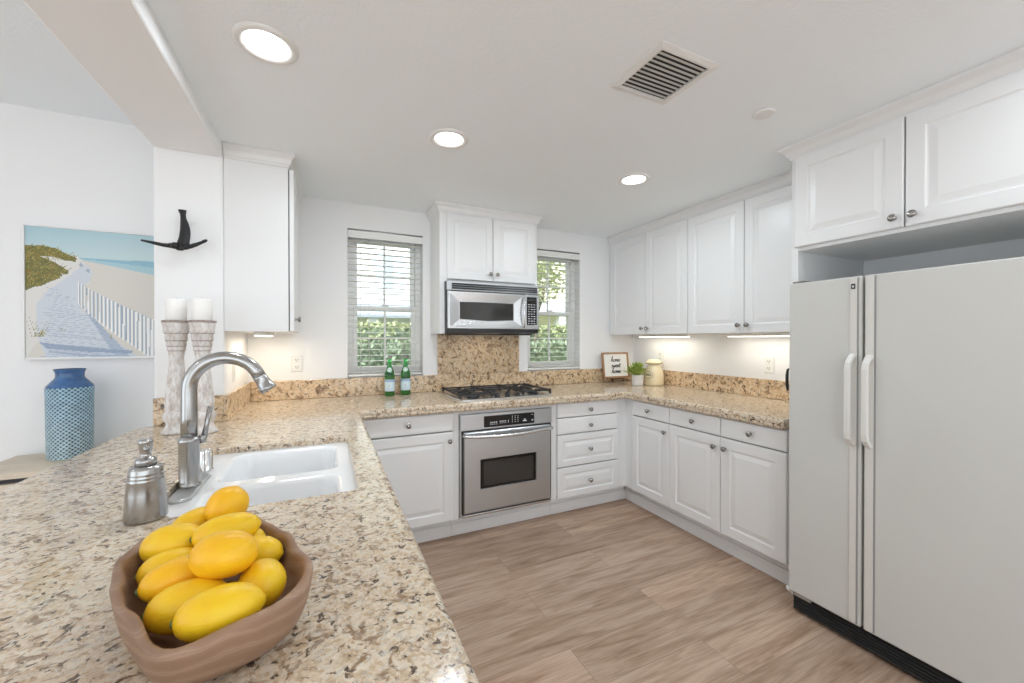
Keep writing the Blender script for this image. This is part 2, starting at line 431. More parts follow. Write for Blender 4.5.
        if sub:
            q = o.modifiers.new('sub', 'SUBSURF'); q.levels = sub; q.render_levels = sub
        return o

def world_loc(o):
    l = Vector((0, 0, 0))
    while o is not None:
        l += Vector(o.location); o = o.parent
    return l

def thing(name, label, cat, loc, group=None):
    o = bpy.data.objects.new(name, None); o.empty_display_size = .05
    o.location = loc; COL.objects.link(o)
    o['label'] = label; o['category'] = cat
    if group: o['group'] = group
    return o
def tag(o, label, cat, group=None):
    o['label'] = label; o['category'] = cat
    if group: o['group'] = group
    return o
def struct(o, label=None):
    o['kind'] = 'structure'
    if label: o['label'] = label
    return o
def recenter(o, loc):      # move an object's origin to loc (world, top level)
    loc = Vector(loc); o.data.transform(Matrix.Translation(-loc)); o.location = loc
    return o

def area_light(name, loc, size, power, col=(.85, .935, 1.0), rot=(0, 0, 0), size_y=None, spread=PI):
    l = bpy.data.lights.new(name, 'AREA'); l.energy = power; l.color = col; l.spread = spread
    if size_y: l.shape = 'RECTANGLE'; l.size = size; l.size_y = size_y
    else: l.shape = 'DISK'; l.size = size
    o = bpy.data.objects.new(name, l); o.location = loc; o.rotation_euler = rot; COL.objects.link(o); return o

# ------------------------------------------------------------------ dimensions
XW, YW, ZC = 2.83, 3.142, 2.3286      # right wall, back wall, kitchen ceiling
ZT = .914                            # counter top
YF, YD = 2.513, 2.493                # back run frame plane, door plane
XF, XD = 2.187, 2.167                # right run
ZDIN = 2.50; YDIN = 2.85             # dining ceiling, dining back wall
BL, BR, YP = -.757, -.4775, 2.464    # stub wall / beam
XL, YR = -3.9, -3.2                  # far left wall, rear wall

# ------------------------------------------------------------------ room shell
b = MB(); b.box(XL - .1, XW + .15, YR - .1, YW + .16, -.08, 0); struct(b.build('floor', 'floor'))
b = MB(); b.box(BR, XW + .15, YR, YW + .16, ZC, ZC + .25); struct(b.build('ceiling', 'ceiling'))
b = MB(); b.box(XL - .1, BL, YR, YDIN + .16, ZDIN, ZDIN + .08); struct(b.build('ceiling', 'ceiling'), 'ceiling of the dining area')

W1 = (.139, .688, 1.047, 2.145); W2 = (1.622, 2.178, 1.047, 2.147)
def wall_with_holes(name, y0, y1, x0, x1, z0, z1, holes, m='wall'):
    b = MB(); xs = x0
    for (a, c, d, e) in holes:
        b.box(xs, a, y0, y1, z0, z1); b.box(a, c, y0, y1, z0, d); b.box(a, c, y0, y1, e, z1); xs = c
    b.box(xs, x1, y0, y1, z0, z1)
    return struct(b.build(name, m))
wall_with_holes('wall_back', YW, YW + .16, BL, XW + .15, 0, ZC, [W1, W2])
b = MB(); b.box(XW, XW + .15, YR, YW, 0, ZC); struct(b.build('wall_right', 'wall'))
b = MB(); b.box(BL, BR, YP, YW, 0, ZC); b.box(BL, BR, YDIN, YDIN + .16, ZC, ZDIN + .08); struct(b.build('wall_left', 'wall', bevel=.012, segs=3))
b = MB(); b.box(BL, BR, YR, YP, 2.2547, ZDIN + .08); b.box(BL, BR, YP, YDIN, ZC + .001, ZDIN + .08); struct(b.build('trim_1', 'wall', bevel=.012, segs=3), 'dropped ceiling beam')
b = MB(); b.box(XL - .1, BL, YDIN, YDIN + .16, 0, ZDIN); struct(b.build('wall_dining', 'wall'))
# far left wall with a wide patio opening, rear wall with a wide opening (both behind the camera)
b = MB(); b.box(XL - .1, XL, YR, -1.9, 0, ZDIN); b.box(XL - .1, XL, 1.2, YDIN, 0, ZDIN); b.box(XL - .1, XL, -1.9, 1.2, 2.1, ZDIN); struct(b.build('wall_far_left', 'wall'))
b = MB(); b.box(XL, -3.4, YR - .1, YR, 0, ZDIN); b.box(2.4, XW + .15, YR - .1, YR, 0, ZDIN); b.box(-3.4, 2.4, YR - .1, YR, 2.2, ZDIN); struct(b.build('wall_rear', 'wall'))
# knee wall below the peninsula
b = MB(); b.box(-.72, -.60, -.15, 2.45, 0, .8570); struct(b.build('wall_peninsula', 'wall'))
b = MB(); b.box(-.735, -.7205, -.15, 2.45, 0, .085); struct(b.build('baseboard_peninsula', 'trim', bevel=.004))
b = MB(); b.box(XL, BL, YDIN - .015, YDIN - .0005, 0, .09); struct(b.build('baseboard_dining', 'trim', bevel=.004))

# ------------------------------------------------------------------ windows
def window(n, x0, x1, z0, z1):
    w = struct(thing('window_%d' % n, 'white vinyl single-hung window in the back wall', 'window', ((x0 + x1) / 2, YW + .09, z0)))
    del w['category'], w['label']
    w.name = 'window_%d' % n
    y0, y1 = YW + .085, YW + .145
    zm = z0 + (z1 - z0) * .475; t = .042
    f = MB()
    f.box(x0, x0 + t, y0, y1, z0, z1); f.box(x1 - t, x1, y0, y1, z0, z1); f.box(x0 + t, x1 - t, y0, y1, z0, z0 + t); f.box(x0 + t, x1 - t, y0, y1, z1 - t, z1)
    f.build('window_frame', 'vinyl', w, bevel=.003)
    for nm, za, zb, yo in (('lower_sash', z0 + t, zm + .02, 0), ('upper_sash', zm - .02, z1 - t, .028)):
        s = MB(); s_ = .03; ya, yb = y0 + .006 + yo, y0 + .03 + yo
        xa, xb = x0 + t + .001, x1 - t - .001; za += .001; zb -= .001
        s.box(xa, xa + s_, ya, yb, za, zb); s.box(xb - s_, xb, ya, yb, za, zb)
        s.box(xa + s_, xb - s_, ya, yb, za, za + s_); s.box(xa + s_, xb - s_, ya, yb, zb - .035, zb)
        xm = (xa + xb) / 2; zmm = (za + zb) / 2
        s.box(xm - .008, xm + .008, ya + .006, yb - .006, za + s_, zb - .035)
        s.box(xa + s_, xm - .008, ya + .006, yb - .006, zmm - .007, zmm + .007); s.box(xm + .008, xb - s_, ya + .006, yb - .006, zmm - .007, zmm + .007)
        so = s.build(nm, 'vinyl', w, bevel=.002)
        p = MB(); p.box(xa + s_ - .003, xb - s_ + .003, ya + .010, ya + .0135, za + s_ - .003, zb - .032)
        p.build('pane', 'pane', so)
    l = MB(); l.box((x0 + x1) / 2 - .025, (x0 + x1) / 2 + .025, y0 - .008, y0 + .02, zm + .02, zm + .034); l.build('latch', 'vinyl', w, bevel=.002)
window(1, *W1); window(2, *W2)

def blind(x0, x1, z0, z1, label):
    t = thing('window_blind', label, 'blind', ((x0 + x1) / 2, YW + .02, z0), None)
    xa, xb = x0 + .004, x1 - .004
    h = MB(); h.box(xa, xb, YW + .005, YW + .058, z1 - .045, z1 - .003); h.build('headrail', 'knob', t, bevel=.002)  # headrail coloured dark to draw the shaded slit above the valance
    v = MB(); v.box(xa - .002, xb + .002, YW - .006, YW + .002, z1 - .066, z1 - .014); v.box(xa - .002, xa + .006, YW + .002, YW + .004, z1 - .066, z1 - .014); v.box(xb - .006, xb + .002, YW + .002, YW + .004, z1 - .066, z1 - .014)
    v.build('valance', 'valance', t, bevel=.003)
    s = MB(); z = z1 - .085
    while z > z0 + .035:
        n = 4; ring = []
        for k in range(n + 1):
            u = k / n; ring.append((YW + .008 + .046 * u, z + .002 * (1 - (2 * u - 1) ** 2)))
        ring2 = ring + [(y, zz - .0018) for y, zz in reversed(ring)]
        s.loft([[(xa, y, zz) for y, zz in ring2], [(xb, y, zz) for y, zz in ring2]], smooth=False)
        z -= .0425
    s.build('slats', 'blind', t)
    b_ = MB(); b_.box(xa, xb, YW - .002, YW + .052, z0 + .006, z0 + .024); b_.build('bottom_rail', 'valance', t, bevel=.004)
    c = MB()
    for fx in (.16, .27, .73, .84) if x1 < 1 else (.18, .82):
        xx = xa + (xb - xa) * fx
        c.tube([(xx, YW + .003, z1 - .05), (xx, YW + .003, z0 + .024)], .0011, 6); c.tube([(xx, YW + .0575, z1 - .05), (xx, YW + .0575, z0 + .024)], .0011, 6)
    c.build('ladder_cord', 'cord', t)
blind(*W1, label='open cream slat blind in the window behind the green bottles')
blind(*W2, label='open cream slat blind in the narrow window right of the microwave')

# ------------------------------------------------------------------ cabinet building blocks
def frameT(kind):
    # local (u along the front, v up, w outwards) -> world
    if kind == 'back':  return lambda p: (p[0], -p[2], p[1])        # u = X, w = -Y
    if kind == 'right': return lambda p: (-p[2], -p[0], p[1])       # u = -Y, w = -X
    if kind == 'left':  return lambda p: (p[2], p[0], p[1])         # u = Y, w = +X
def rect(u0, u1, v0, v1, w, T):
    return [T((u0, v0, w)), T((u1, v0, w)), T((u1, v1, w)), T((u0, v1, w))]
def panel_mesh(T, u0, u1, v0, v1, w0, t, rail=.058, raised=True):
    b = MB(); w1 = w0 + t
    R = [rect(u0, u1, v0, v1, w0, T), rect(u0, u1, v0, v1, w1 - .005, T)]
    def ins(d, w): R.append(rect(u0 + d, u1 - d, v0 + d, v1 - d, w, T))
    ins(.0015, w1 - .0018); ins(.005, w1)
    if raised:
        ins(rail, w1); ins(rail + .004, w1 - .004); ins(rail + .008, w1 - .0055); ins(rail + .013, w1 - .0055); ins(rail + .018, w1 - .0045)
        ins(rail + .036, w1 - .0005); ins(rail + .038, w1)
    else:
        ins(.018, w1 + .0012)
    b.loft(R)
    return b
def door(parent, T, u0, u1, v0, v1, w0, knob_uv=None, name='door', t=.02, rail=.058, raised=True):
    d = panel_mesh(T, u0, u1, v0, v1, w0, t, rail, raised).build(name, 'cab', parent)
    if knob_uv:
        k = MB(); c = (knob_uv[0], knob_uv[1], w0 + t + .0006)
        k.lathe([(.008, 0), (.0075, .002), (.005, .004), (.0045, .012), (.0085, .015), (.0145, .019), (.0155, .023), (.0135, .027), (.007, .0292), (.0005, .0298)], c, 16, T=T)
        k.build('knob', 'knob', d)
    return d
def cab_body(parent, T, u0, u1, v0, v1, w_back, w_front, frame_cells, name='body', fr=.02):
    # carcass with face frame; frame_cells are openings (u0,u1,v0,v1), each drawn as a dark plate
    b = MB()
    b.box(u0, u1, v0, v1, w_back, w_front, 'cab', T)
    for (a, c, d, e) in frame_cells:      # thin dark plate painting the shade behind the door gaps
        b.box(a, c, d, e, w_front + .0002, w_front + .0014, 'gap', T)
    return b.build(name, None, parent)
def toe(parent, T, u0, u1, w_toe):
    b = MB(); b.box(u0, u1, 0.0005, .144, w_toe - .06, w_toe - .011, None, T); b.box(u0, u1, .0005, .078, w_toe - .0105, w_toe, None, T)
    b.build('toe_kick', 'cab', parent, bevel=.003)
def crown(parent, path, closed_ends=True, z0=2.258, z1=2.3276, out=.036):
    # path: list of (x, y) along the cabinet face, outward to the LEFT of travel
    prof = [(0.0005, z0), (.006, z0 + .004), (.006, z0 + .012), (.012, z0 + .018), (out * .55, z0 + .040), (out * .9, z0 + .052), (out, z0 + .056), (out, z1), (0.0005, z1)]
    P = [Vector((p[0], p[1])) for p in path]; rings = []
    for i, p in enumerate(P):
        ds = []
        if i > 0: d = (P[i] - P[i - 1]).normalized(); ds.append(Vector((-d.y, d.x)))
        if i < len(P) - 1: d = (P[i + 1] - P[i]).normalized(); ds.append(Vector((-d.y, d.x)))
        n = sum(ds, Vector((0, 0))); n.normalize(); n /= max(.3, n.dot(ds[0]))
        rings.append([(p.x + n.x * o, p.y + n.y * o, z) for o, z in prof])
    b = MB(); b.loft(rings)
    b.build('crown_molding', 'cab', parent)

# ------------------------------------------------------------------ base cabinets, back run
TB = frameT('back'); wF = -YF; wB = -(YW - .001)
c = thing('base_cabinet', 'white base cabinet with one drawer over a door, left of the oven', 'cabinet', (.45, YF, 0))
cab_body(c, TB, .135, .7565, .145, .8570, wB, wF, [(.16, .742, .152, .85)])
door(c, TB, .158, .741, .736, .853, wF + .0015, (.455, .795), 'drawer', t=.0185, raised=False)
door(c, TB, .158, .741, .150, .727, wF + .0015, (.716, .672), t=.0185)
toe(c, TB, .135, .7565, -2.592)

c = thing('oven_cabinet', 'white cabinet housing the stainless wall oven below the cooktop', 'cabinet', (1.14, YF, 0))
b = MB()
b.box(.757, .786, YF, YW - .001, .145, .8570); b.box(1.4885, 1.531, YF, YW - .001, .145, .8570)
b.box(.786, 1.4885, YF, YF + .02, .8325, .8570); b.box(.786, 1.4885, YF + .003, YW - .001, .1445, .1465); b.box(.786, 1.4885, YW - .02, YW - .001, .1465, .8325)
b.build('body', 'cab', c, bevel=.001)
toe(c, TB, .757, 1.531, -2.592)

c = thing('drawer_cabinet', 'white four-drawer base cabinet right of the oven', 'cabinet', (1.83, YF, 0))
cab_body(c, TB, 1.5315, XW - .002, .145, .8570, wB, wF, [(1.536, 2.09, .152, .85)])
for (v0, v1, kz, rs) in ((.750, .853, .798, False), (.626, .742, .680, False), (.383, .618, .499, True), (.150, .375, .259, True)):
    door(c, TB, 1.5345, 2.092, v0, v1, wF + .0015, (1.82, kz), 'drawer', t=.0185, rail=.045, raised=rs)
toe(c, TB, 1.5315, 2.2525, -2.592)
b = MB(); b.box(2.264, 2.31, 2.5135, 2.6525, .0005, .144); b.box(2.253, 2.2635, 2.5135, 2.6025, .0005, .078); b.build('toe_kick', 'cab', c, bevel=.003)

# ------------------------------------------------------------------ base cabinets, right run
TR = frameT('right'); wFr = -XF; wBr = -(XW - .001)
c = thing('base_cabinet', 'white base cabinet with one door and drawer beside the inner corner', 'cabinet', (XF, 2.24, 0))
cab_body(c, TR, -2.5125, -2.0475, .145, .8570, wBr, wFr, [(-2.41, -2.05, .152, .85)])
door(c, TR, -2.417, -2.0485, .741, .853, wFr + .0015, (-2.238, .797), 'drawer', t=.0185, raised=False)
door(c, TR, -2.417, -2.0485, .150, .733, wFr + .0015, (-2.078, .672), t=.0185)
toe(c, TR, -2.513, -2.0475, -2.253)
c = thing('base_cabinet', 'white base cabinet with two doors and two drawers, next to the refrigerator', 'cabinet', (XF, 1.65, 0))
cab_body(c, TR, -2.047, -1.262, .145, .8570, wBr, wFr, [(-2.04, -1.27, .152, .85)])
for (u0, u1, ku, kd) in ((-2.0455, -1.6505, -1.843, -1.685), (-1.6455, -1.2635, -1.455, -1.612)):
    door(c, TR, u0, u1, .741, .853, wFr + .0015, (ku, .796), 'drawer', t=.0185, raised=False)
    door(c, TR, u0, u1, .150, .733, wFr + .0015, (kd, .672), t=.0185)
toe(c, TR, -2.047, -1.262, -2.253)

# peninsula cabinets (open to the kitchen side, below the sink)
TL = frameT('left')
c = thing('sink_cabinet', 'white sink base cabinet under the granite peninsula', 'cabinet', (.11, 1.3, 0))
b = MB(); b.box(.09, .11, -.14, 2.505, .145, .8570); b.box(-.599, .09, -.14, -.12, .145, .8570); b.box(-.599, .09, 2.43, 2.45, .145, .8570); b.box(-.599, .09, -.119, 2.429, .145, .16); b.build('body', 'cab', c)
for u0 in (-.13, .44, 1.01, 1.58):
    door(c, TL, u0, u0 + .565, .741, .853, .1105, (u0 + .28, .797), 'drawer', t=.0185, raised=False)
    door(c, TL, u0, u0 + .565, .150, .733, .1105, (u0 + .05, .672), t=.0185)
b = MB(); b.box(.03, .045, -.12, 2.58, .0005, .144); b.build('toe_kick', 'cab', c)

# ------------------------------------------------------------------ wall cabinets
# left wall cabinet, side panel facing the camera
c = thing('wall_cabinet', 'white wall cabinet on the stub wall, plain side panel towards the sink', 'cabinet', (-.33, 2.8, 1.372))
b = MB(); b.box(BR + .001, -.188, 2.47, YW - .001, 1.372, 2.30, 'cab'); b.box(-.188, -.1865, 2.478, 2.92, 1.38, 2.25, 'gap')
b.build('body', None, c, bevel=.0015)
door(c, TL, 2.472, 2.93, 1.374, 2.252, -.1825, (2.505, 1.44), t=.022)
crown(c, [(-.188, YW - .002), (-.188, 2.47), (BR + .002, 2.47)], out=.034)

# cabinet above the microwave
YM = 2.852
c = thing('wall_cabinet', 'white two-door wall cabinet directly above the microwave', 'cabinet', (1.15, YM, 1.372))
b = MB(); b.box(.748, 1.556, YM, YW - .001, 1.759, 2.30, 'cab'); b.box(.748, .785, YM, YW - .001, 1.372, 1.759, 'cab'); b.box(1.539, 1.556, YM, YW - .001, 1.372, 1.759, 'cab')
b.box(.81, 1.51, YM - .0012, YM - .0002, 1.785, 2.25, 'gap')
b.build('body', None, c, bevel=.0015)
door(c, TB, .800, 1.1605, 1.775, 2.256, -YM + .0015, (1.134, 1.826), t=.0185, rail=.05)
door(c, TB, 1.1645, 1.522, 1.775, 2.256, -YM + .0015, (1.193, 1.826), t=.0185, rail=.05)
crown(c, [(1.556, YW - .002), (1.556, YM), (.748, YM), (.748, YW - .002)][::-1] if False else [(1.556, YW - .002), (1.556, YM), (.748, YM), (.748, YW - .002)], out=.036)

# right wall cabinets
XU = 2.528
for (y0, y1, lab, ks) in ((2.192, YW - .002, 'white two-door wall cabinet in the corner above the sign and the cream jar', (2.668, 2.606)),
                          (1.2615, 2.1915, 'white two-door wall cabinet on the right wall next to the refrigerator enclosure', (1.768, 1.706))):
    c = thing('wall_cabinet', lab, 'cabinet', (XU, (y0 + y1) / 2, 1.372))
    b = MB(); b.box(XU, XW - .001, y0, y1, 1.374, 2.30, 'cab'); b.box(XU - .0012, XU - .0002, y0 + .02, min(y1, 3.08) - .02, 1.39, 2.25, 'gap'); b.build('body', None, c, bevel=.0015)
    ym = 2.636 if y0 > 2 else 1.735
    ya, yb = min(y1 - .003, 3.09), y0 + .002
    door(c, TR, -ya, -ym - .002, 1.372, 2.252, -XU + .0015, (-ks[0], 1.425), t=.0185)
    door(c, TR, -ym + .002, -yb, 1.372, 2.252, -XU + .0015, (-ks[1], 1.425), t=.0185)
    crown(c, [(XU, y0 + .0005), (XU, y1 - .0005)], z0=2.256, out=.034)

# refrigerator enclosure: deep cabinet and end panel
XR = 2.20
c = thing('refrigerator_cabinet', 'deep white two-door cabinet with end panel above the refrigerator', 'cabinet', (XR, .8, 1.783))
b = MB(); b.box(XR, XW - .001,   .19, 1.2275, 1.783, 2.30, 'cab'); b.box(XR - .0012, XR - .0002, .21, 1.21, 1.81, 2.25, 'gap'); b.build('body', None, c, bevel=.0015)
b = MB(); b.box(XR - .002, XW - .001, 1.228, 1.2605, .0005, 2.30); b.build('side_panel', 'cab', c, bevel=.002)
b = MB(); b.box(XR, XW - .001, .165, .1895, .0005, 2.30); b.build('side_panel', 'cab', c, bevel=.002)
door(c, TR, -1.238, -.811, 1.80, 2.258, -XR + .0025, (-.84, 1.842), t=.0185, rail=.06)
door(c, TR, -.806, -.215, 1.80, 2.258, -XR + .0025, (-.777, 1.842), t=.0185, rail=.06)
crown(c, [(XR - .003, .165), (XR - .003, 1.2605), (XU + .002 - .04, 1.2605)], z0=2.256, out=.045)

# ------------------------------------------------------------------ countertop
def offset_poly(P, d):
    n = len(P); out = []
    for i in range(n):
        a, p, q = Vector(P[i - 1]), Vector(P[i]), Vector(P[(i + 1) % n])
        d1 = (p - a).normalized(); d2 = (q - p).normalized()
        n1 = Vector((-d1.y, d1.x)); n2 = Vector((-d2.y, d2.x))
        m = n1 + n2; m.normalize(); k = d / max(.25, m.dot(n1))
        out.append((p.x + m.x * k, p.y + m.y * k))
    return out
def arc(cx, cy, r, a0, a1, n):
    return [(cx + r * math.cos(a0 + (a1 - a0) * i / n), cy + r * math.sin(a0 + (a1 - a0) * i / n)) for i in range(n + 1)]
OUT = [(-.826, -.2), (.172, -.2), (.172, 2.455), (2.14, 2.455), (2.14, 1.262), (XW - .001, 1.262), (XW - .001, YW - .001), (BR + .001, YW - .001), (BR + .001, YP - .001), (-.70, YP - .001)]
OUT += arc(-.726, 2.363, .10, PI / 2, PI, 8)
SINK = [(-.330, 1.178)] + arc(.055, 1.203, .025, -PI / 2, 0, 5) + arc(.055, 1.815, .025, 0, PI / 2, 5) + arc(-.372, 1.815, .025, PI / 2, PI, 5) + [(-.397, 1.262)]
def fill(bm, loops, z):
    es = []
    for L in loops:
        vs = [bm.verts.new((x, y, z)) for x, y in L]
        es += [bm.edges.new((vs[i], vs[(i + 1) % len(vs)])) for i in range(len(vs))]
    bmesh.ops.triangle_fill(bm, use_beauty=True, use_dissolve=False, edges=es)
def mb_from_fill(b, loops, z, m=None):
    bm = bmesh.new(); fill(bm, loops, z)
    bm.verts.ensure_lookup_table(); bm.verts.index_update()
    b.add([tuple(v.co) for v in bm.verts], [tuple(v.index for v in f.verts) for f in bm.faces], m); bm.free()
ct = thing('countertop', 'speckled beige granite countertop running round the kitchen in a U', 'countertop', (.5, 2.5, .858))
b = MB()
PR = [(.016, 0), (.008, -.0025), (.0025, -.008), (0, -.016), (.0005, -.026), (.004, -.0285), (.0005, -.031), (0, -.040), (.003, -.049), (.010, -.0545), (.018, -.056)]
b.loft([[(x, y, ZT + z) for x, y in offset_poly(OUT, d)] for d, z in PR], smooth=False, cap0=False, cap1=False)
mb_from_fill(b, [offset_poly(OUT, .016), offset_poly(SINK, -.004)], ZT)
HB = [(-.45, 1.09), (.105, 1.09), (.105, 1.90), (-.45, 1.90)]
mb_from_fill(b, [offset_poly(OUT, .018), HB], ZT - .056)
mb_from_fill(b, [HB, SINK], ZT - .0225)
b.loft([[(x, y, ZT - .0225) for x, y in HB], [(x, y, ZT - .056) for x, y in HB]], cap0=False, cap1=False)
b.loft([[(x, y, ZT) for x, y in offset_poly(SINK, -.004)], [(x, y, ZT - .0012) for x, y in offset_poly(SINK, -.0015)], [(x, y, ZT - .004) for x, y in SINK], [(x, y, ZT - .0225) for x, y in SINK]], cap0=False, cap1=False)
slab = b.build('slab', 'granite', ct)
bm = bmesh.new(); bm.from_mesh(slab.data); bmesh.ops.remove_doubles(bm, verts=bm.verts, dist=1e-5); bmesh.ops.recalc_face_normals(bm, faces=bm.faces); bm.to_mesh(slab.data); bm.free()
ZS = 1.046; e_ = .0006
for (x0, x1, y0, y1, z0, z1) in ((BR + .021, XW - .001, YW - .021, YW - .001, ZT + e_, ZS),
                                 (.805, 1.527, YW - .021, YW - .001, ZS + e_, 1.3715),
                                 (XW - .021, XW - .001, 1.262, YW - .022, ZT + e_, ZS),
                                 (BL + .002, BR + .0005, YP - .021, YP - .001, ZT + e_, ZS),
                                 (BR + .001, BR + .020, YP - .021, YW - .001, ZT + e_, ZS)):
    b = MB(); b.box(x0, x1, y0, y1, z0, z1); b.build('backsplash', 'granite_warmlit', ct, bevel=.003)

# ------------------------------------------------------------------ sink
sk = thing('kitchen_sink', 'white undermount double-bowl sink set in the granite peninsula', 'sink', (-.15, 1.5, .89))
ZK = ZT - .0235
def rrect(x0, x1, y0, y1, r, n=6):
    return arc(x1 - r, y0 + r, r, -PI / 2, 0, n) + arc(x1 - r, y1 - r, r, 0, PI / 2, n) + arc(x0 + r, y1 - r, r, PI / 2, PI, n) + arc(x0 + r, y0 + r, r, PI, 1.5 * PI, n)
b = MB()
B1 = (-.318, .040, 1.17, 1.428); B2 = (-.318, .040, 1.474, 1.810)
so = rrect(-.43, .085, 1.12, 1.87, .03)
mb_from_fill(b, [so, rrect(*B1, .05), rrect(*B2, .05)], ZK)
for B in (B1, B2):
    R = [[(x, y, ZK) for x, y in rrect(*B, .05)]]
    for (d, z, r) in ((.003, -.001, .05), (.009, -.006, .05), (.013, -.016, .05), (.018, -.12, .05), (.022, -.165, .05), (.032, -.183, .05), (.05, -.19, .05)):
        R.append([(x, y, ZK + z) for x, y in rrect(B[0] + d, B[1] - d, B[2] + d, B[3] - d, r)])
    b.loft(R, smooth=True, cap0=False)
    b.loft([[(x, y, ZK - .001) for x, y in rrect(B[0] - .006, B[1] + .006, B[2] - .006, B[3] + .006, .05)], [(x, y, ZK - .195) for x, y in rrect(B[0] - .001, B[1] + .001, B[2] - .001, B[3] + .001, .05)]], cap0=False)
b.loft([[(x, y, ZK) for x, y in so], [(x, y, ZK - .012) for x, y in so]], cap0=False, cap1=False)
b.build('basin', 'sinkw', sk, fix=False)
for B in (B1, B2):
    b = MB(); b.lathe([(.045, .0006), (.045, .003), (.03, .0045), (.028, .001), (.001, .001)], ((B[0] + B[1]) / 2, (B[2] + B[3]) / 2, ZK - .19), 24); b.build('drain', 'steel', sk)

# faucet, soap dispenser, air gap cap
fx, fy = -.368, 1.46
f = thing('kitchen_faucet', 'brushed nickel gooseneck faucet arching over the white sink', 'faucet', (fx, fy, ZK))
b = MB(); pl = rrect(fx - .024, fx + .030, fy - .125, fy + .125, .026)
b.loft([[(x, y, ZK + .0005) for x, y in pl], [(x, y, ZK + .006) for x, y in pl], [(x, y, ZK + .009) for x, y in offset_poly(pl, .004)]]); b.build('deck_plate', 'steel', f)
b = MB(); b.lathe([(.029, .0095), (.029, .014), (.0265, .017), (.0255, .02), (.0255, .135), (.0275, .138), (.0275, .147), (.024, .152), (.018, .156)], (fx, fy, ZK), 28); b.build('body', 'nickel', f)
b = MB(); pts = [(fx, fy, ZK + .15), (fx, fy, 1.10), (fx, fy, 1.155)]; rc = .092
for k in range(0, 15):
    a = PI - k * math.radians(160) / 14
    pts.append((fx + rc + rc * math.cos(a), fy - .012 * (k / 14), 1.183 + rc * math.sin(a)))
b.tube(pts, [.0205, .0203, .0200] + [.0198 - .0013 * k / 14 for k in range(15)], 24); b.build('spout', 'nickel', f)
d = (Vector(pts[-1]) - Vector(pts[-3])).normalized(); p0 = Vector(pts[-1])
b = MB(); b.tube([p0 - d * .002, p0 + d * .003, p0 + d * .005, p0 + d * .020, p0 + d * .036, p0 + d * .038, p0 + d * .041, p0 + d * .048, p0 + d * .051], [.0180, .0192, .0186, .0200, .0222, .0240, .0246, .0232, .020], 24); b.build('spray_head', 'nickel', f)
b = MB(); b.tube([(fx + .020, fy + .008, 1.030), (fx + .036, fy + .014, 1.033)], [.0125, .0125], 16)
b.tube([(fx + .032, fy + .014, 1.035), (fx + .038, fy + .014, 1.07), (fx + .048, fy + .014, 1.128)], [.0085, .0065, .0080], 12); b.build('lever', 'nickel', f)

s = thing('soap_dispenser', 'brushed steel cone-shaped soap pump beside the sink', 'soap dispenser', (-.382, 1.195, ZT))
b = MB(); b.lathe([(.0385, .001), (.0395, .004), (.0360, .062), (.0335, .090), (.034, .0915), (.0335, .093), (.0325, .098), (.033, .0995), (.0325, .101), (.0315, .106), (.032, .1075), (.0315, .109), (.031, .116), (.029, .122), (.020, .125)], (-.382, 1.195, ZT), 32); b.build('bottle', 'nickel', s)
b = MB(); b.lathe([(.020, .1255), (.020, .137), (.017, .141), (.010, .144), (.009, .152), (.0115, .158), (.0135, .176), (.0145, .180), (.012, .184), (.002, .185)], (-.382, 1.195, ZT), 24)
b.tube([(-.382, 1.195, ZT + .166), (-.376, 1.180, ZT + .167), (-.373, 1.172, ZT + .164)], [.0065, .006, .005], 12); b.build('pump', 'nickel', s)
b = MB(); b.lathe([(.022, .0005), (.022, .004), (.020, .006), (.020, .066), (.018, .07), (.001, .071)], (-.370, 1.640, ZK), 24)
tag(recenter(b.build('air_gap_cap', 'greywater'), (-.370, 1.640, ZK)), 'small chrome air gap cap standing behind the faucet', 'sink cap')

# ------------------------------------------------------------------ wall oven
ov = thing('wall_oven', 'stainless steel wall oven with black control strip below the cooktop', 'oven', (1.14, YD, .148))
b = MB(); b.box(.789, 1.486, YF - .009, YF + .5, .1495, .8305); b.build('housing', 'steel', ov, bevel=.002)
b = MB(); b.box(.792, 1.483, YD - .001, YF - .0095, .7255, .829); pa = b.build('control_panel', 'steel', ov, bevel=.003)
b = MB(); b.box(.955, 1.338, YD - .0025, YD - .0012, .7365, .812, 'display')
y_ = YD - .0035
def marks(b, y, spec, m='mark'):
    for (x, z, w, h) in spec: b.box(x - w / 2, x + w / 2, y, y + .0008, z - h / 2, z + h / 2, m)
sp = []
for i in range(4): sp.append((1.005 + i * .014, .766, .008, .010)); sp.append((1.005 + i * .014, .753, .009, .003))
for i in range(4): sp.append((1.075 + i * .013, .769, .008, .008)); sp.append((1.075 + i * .013, .757, .009, .003))
for i in range(3):
    for j in range(4): sp.append((1.165 + i * .022, .758 + j * .013, .005, .006))
sp += [(1.135, .765, .004, .018), (1.262, .758, .030, .006), (1.262, .768, .016, .006), (1.322, .757, .012, .007), (1.322, .797, .014, .003), (1.322, .762, .006, .003)]
marks(b, y_, sp)
b.build('display', None, pa)
b = MB(); b.box(.800, 1.478, YD + .006, YF - .0095, .7145, .7225); b.build('vent_gap_strip', 'black', ov)
for xa in (.803, 1.468):  # black strips painting the shade in the gaps beside the oven door
    b = MB(); b.box(xa, xa + .009, YD + .002, YF - .0095, .1765, .7140); b.build('vent_gap_strip', 'black', ov)
do = MB(); x0, x1, z0, z1 = .813, 1.467, .178, .7125; wx0, wx1, wz0, wz1 = .925, 1.352, .326, .530; yd = YD - .012
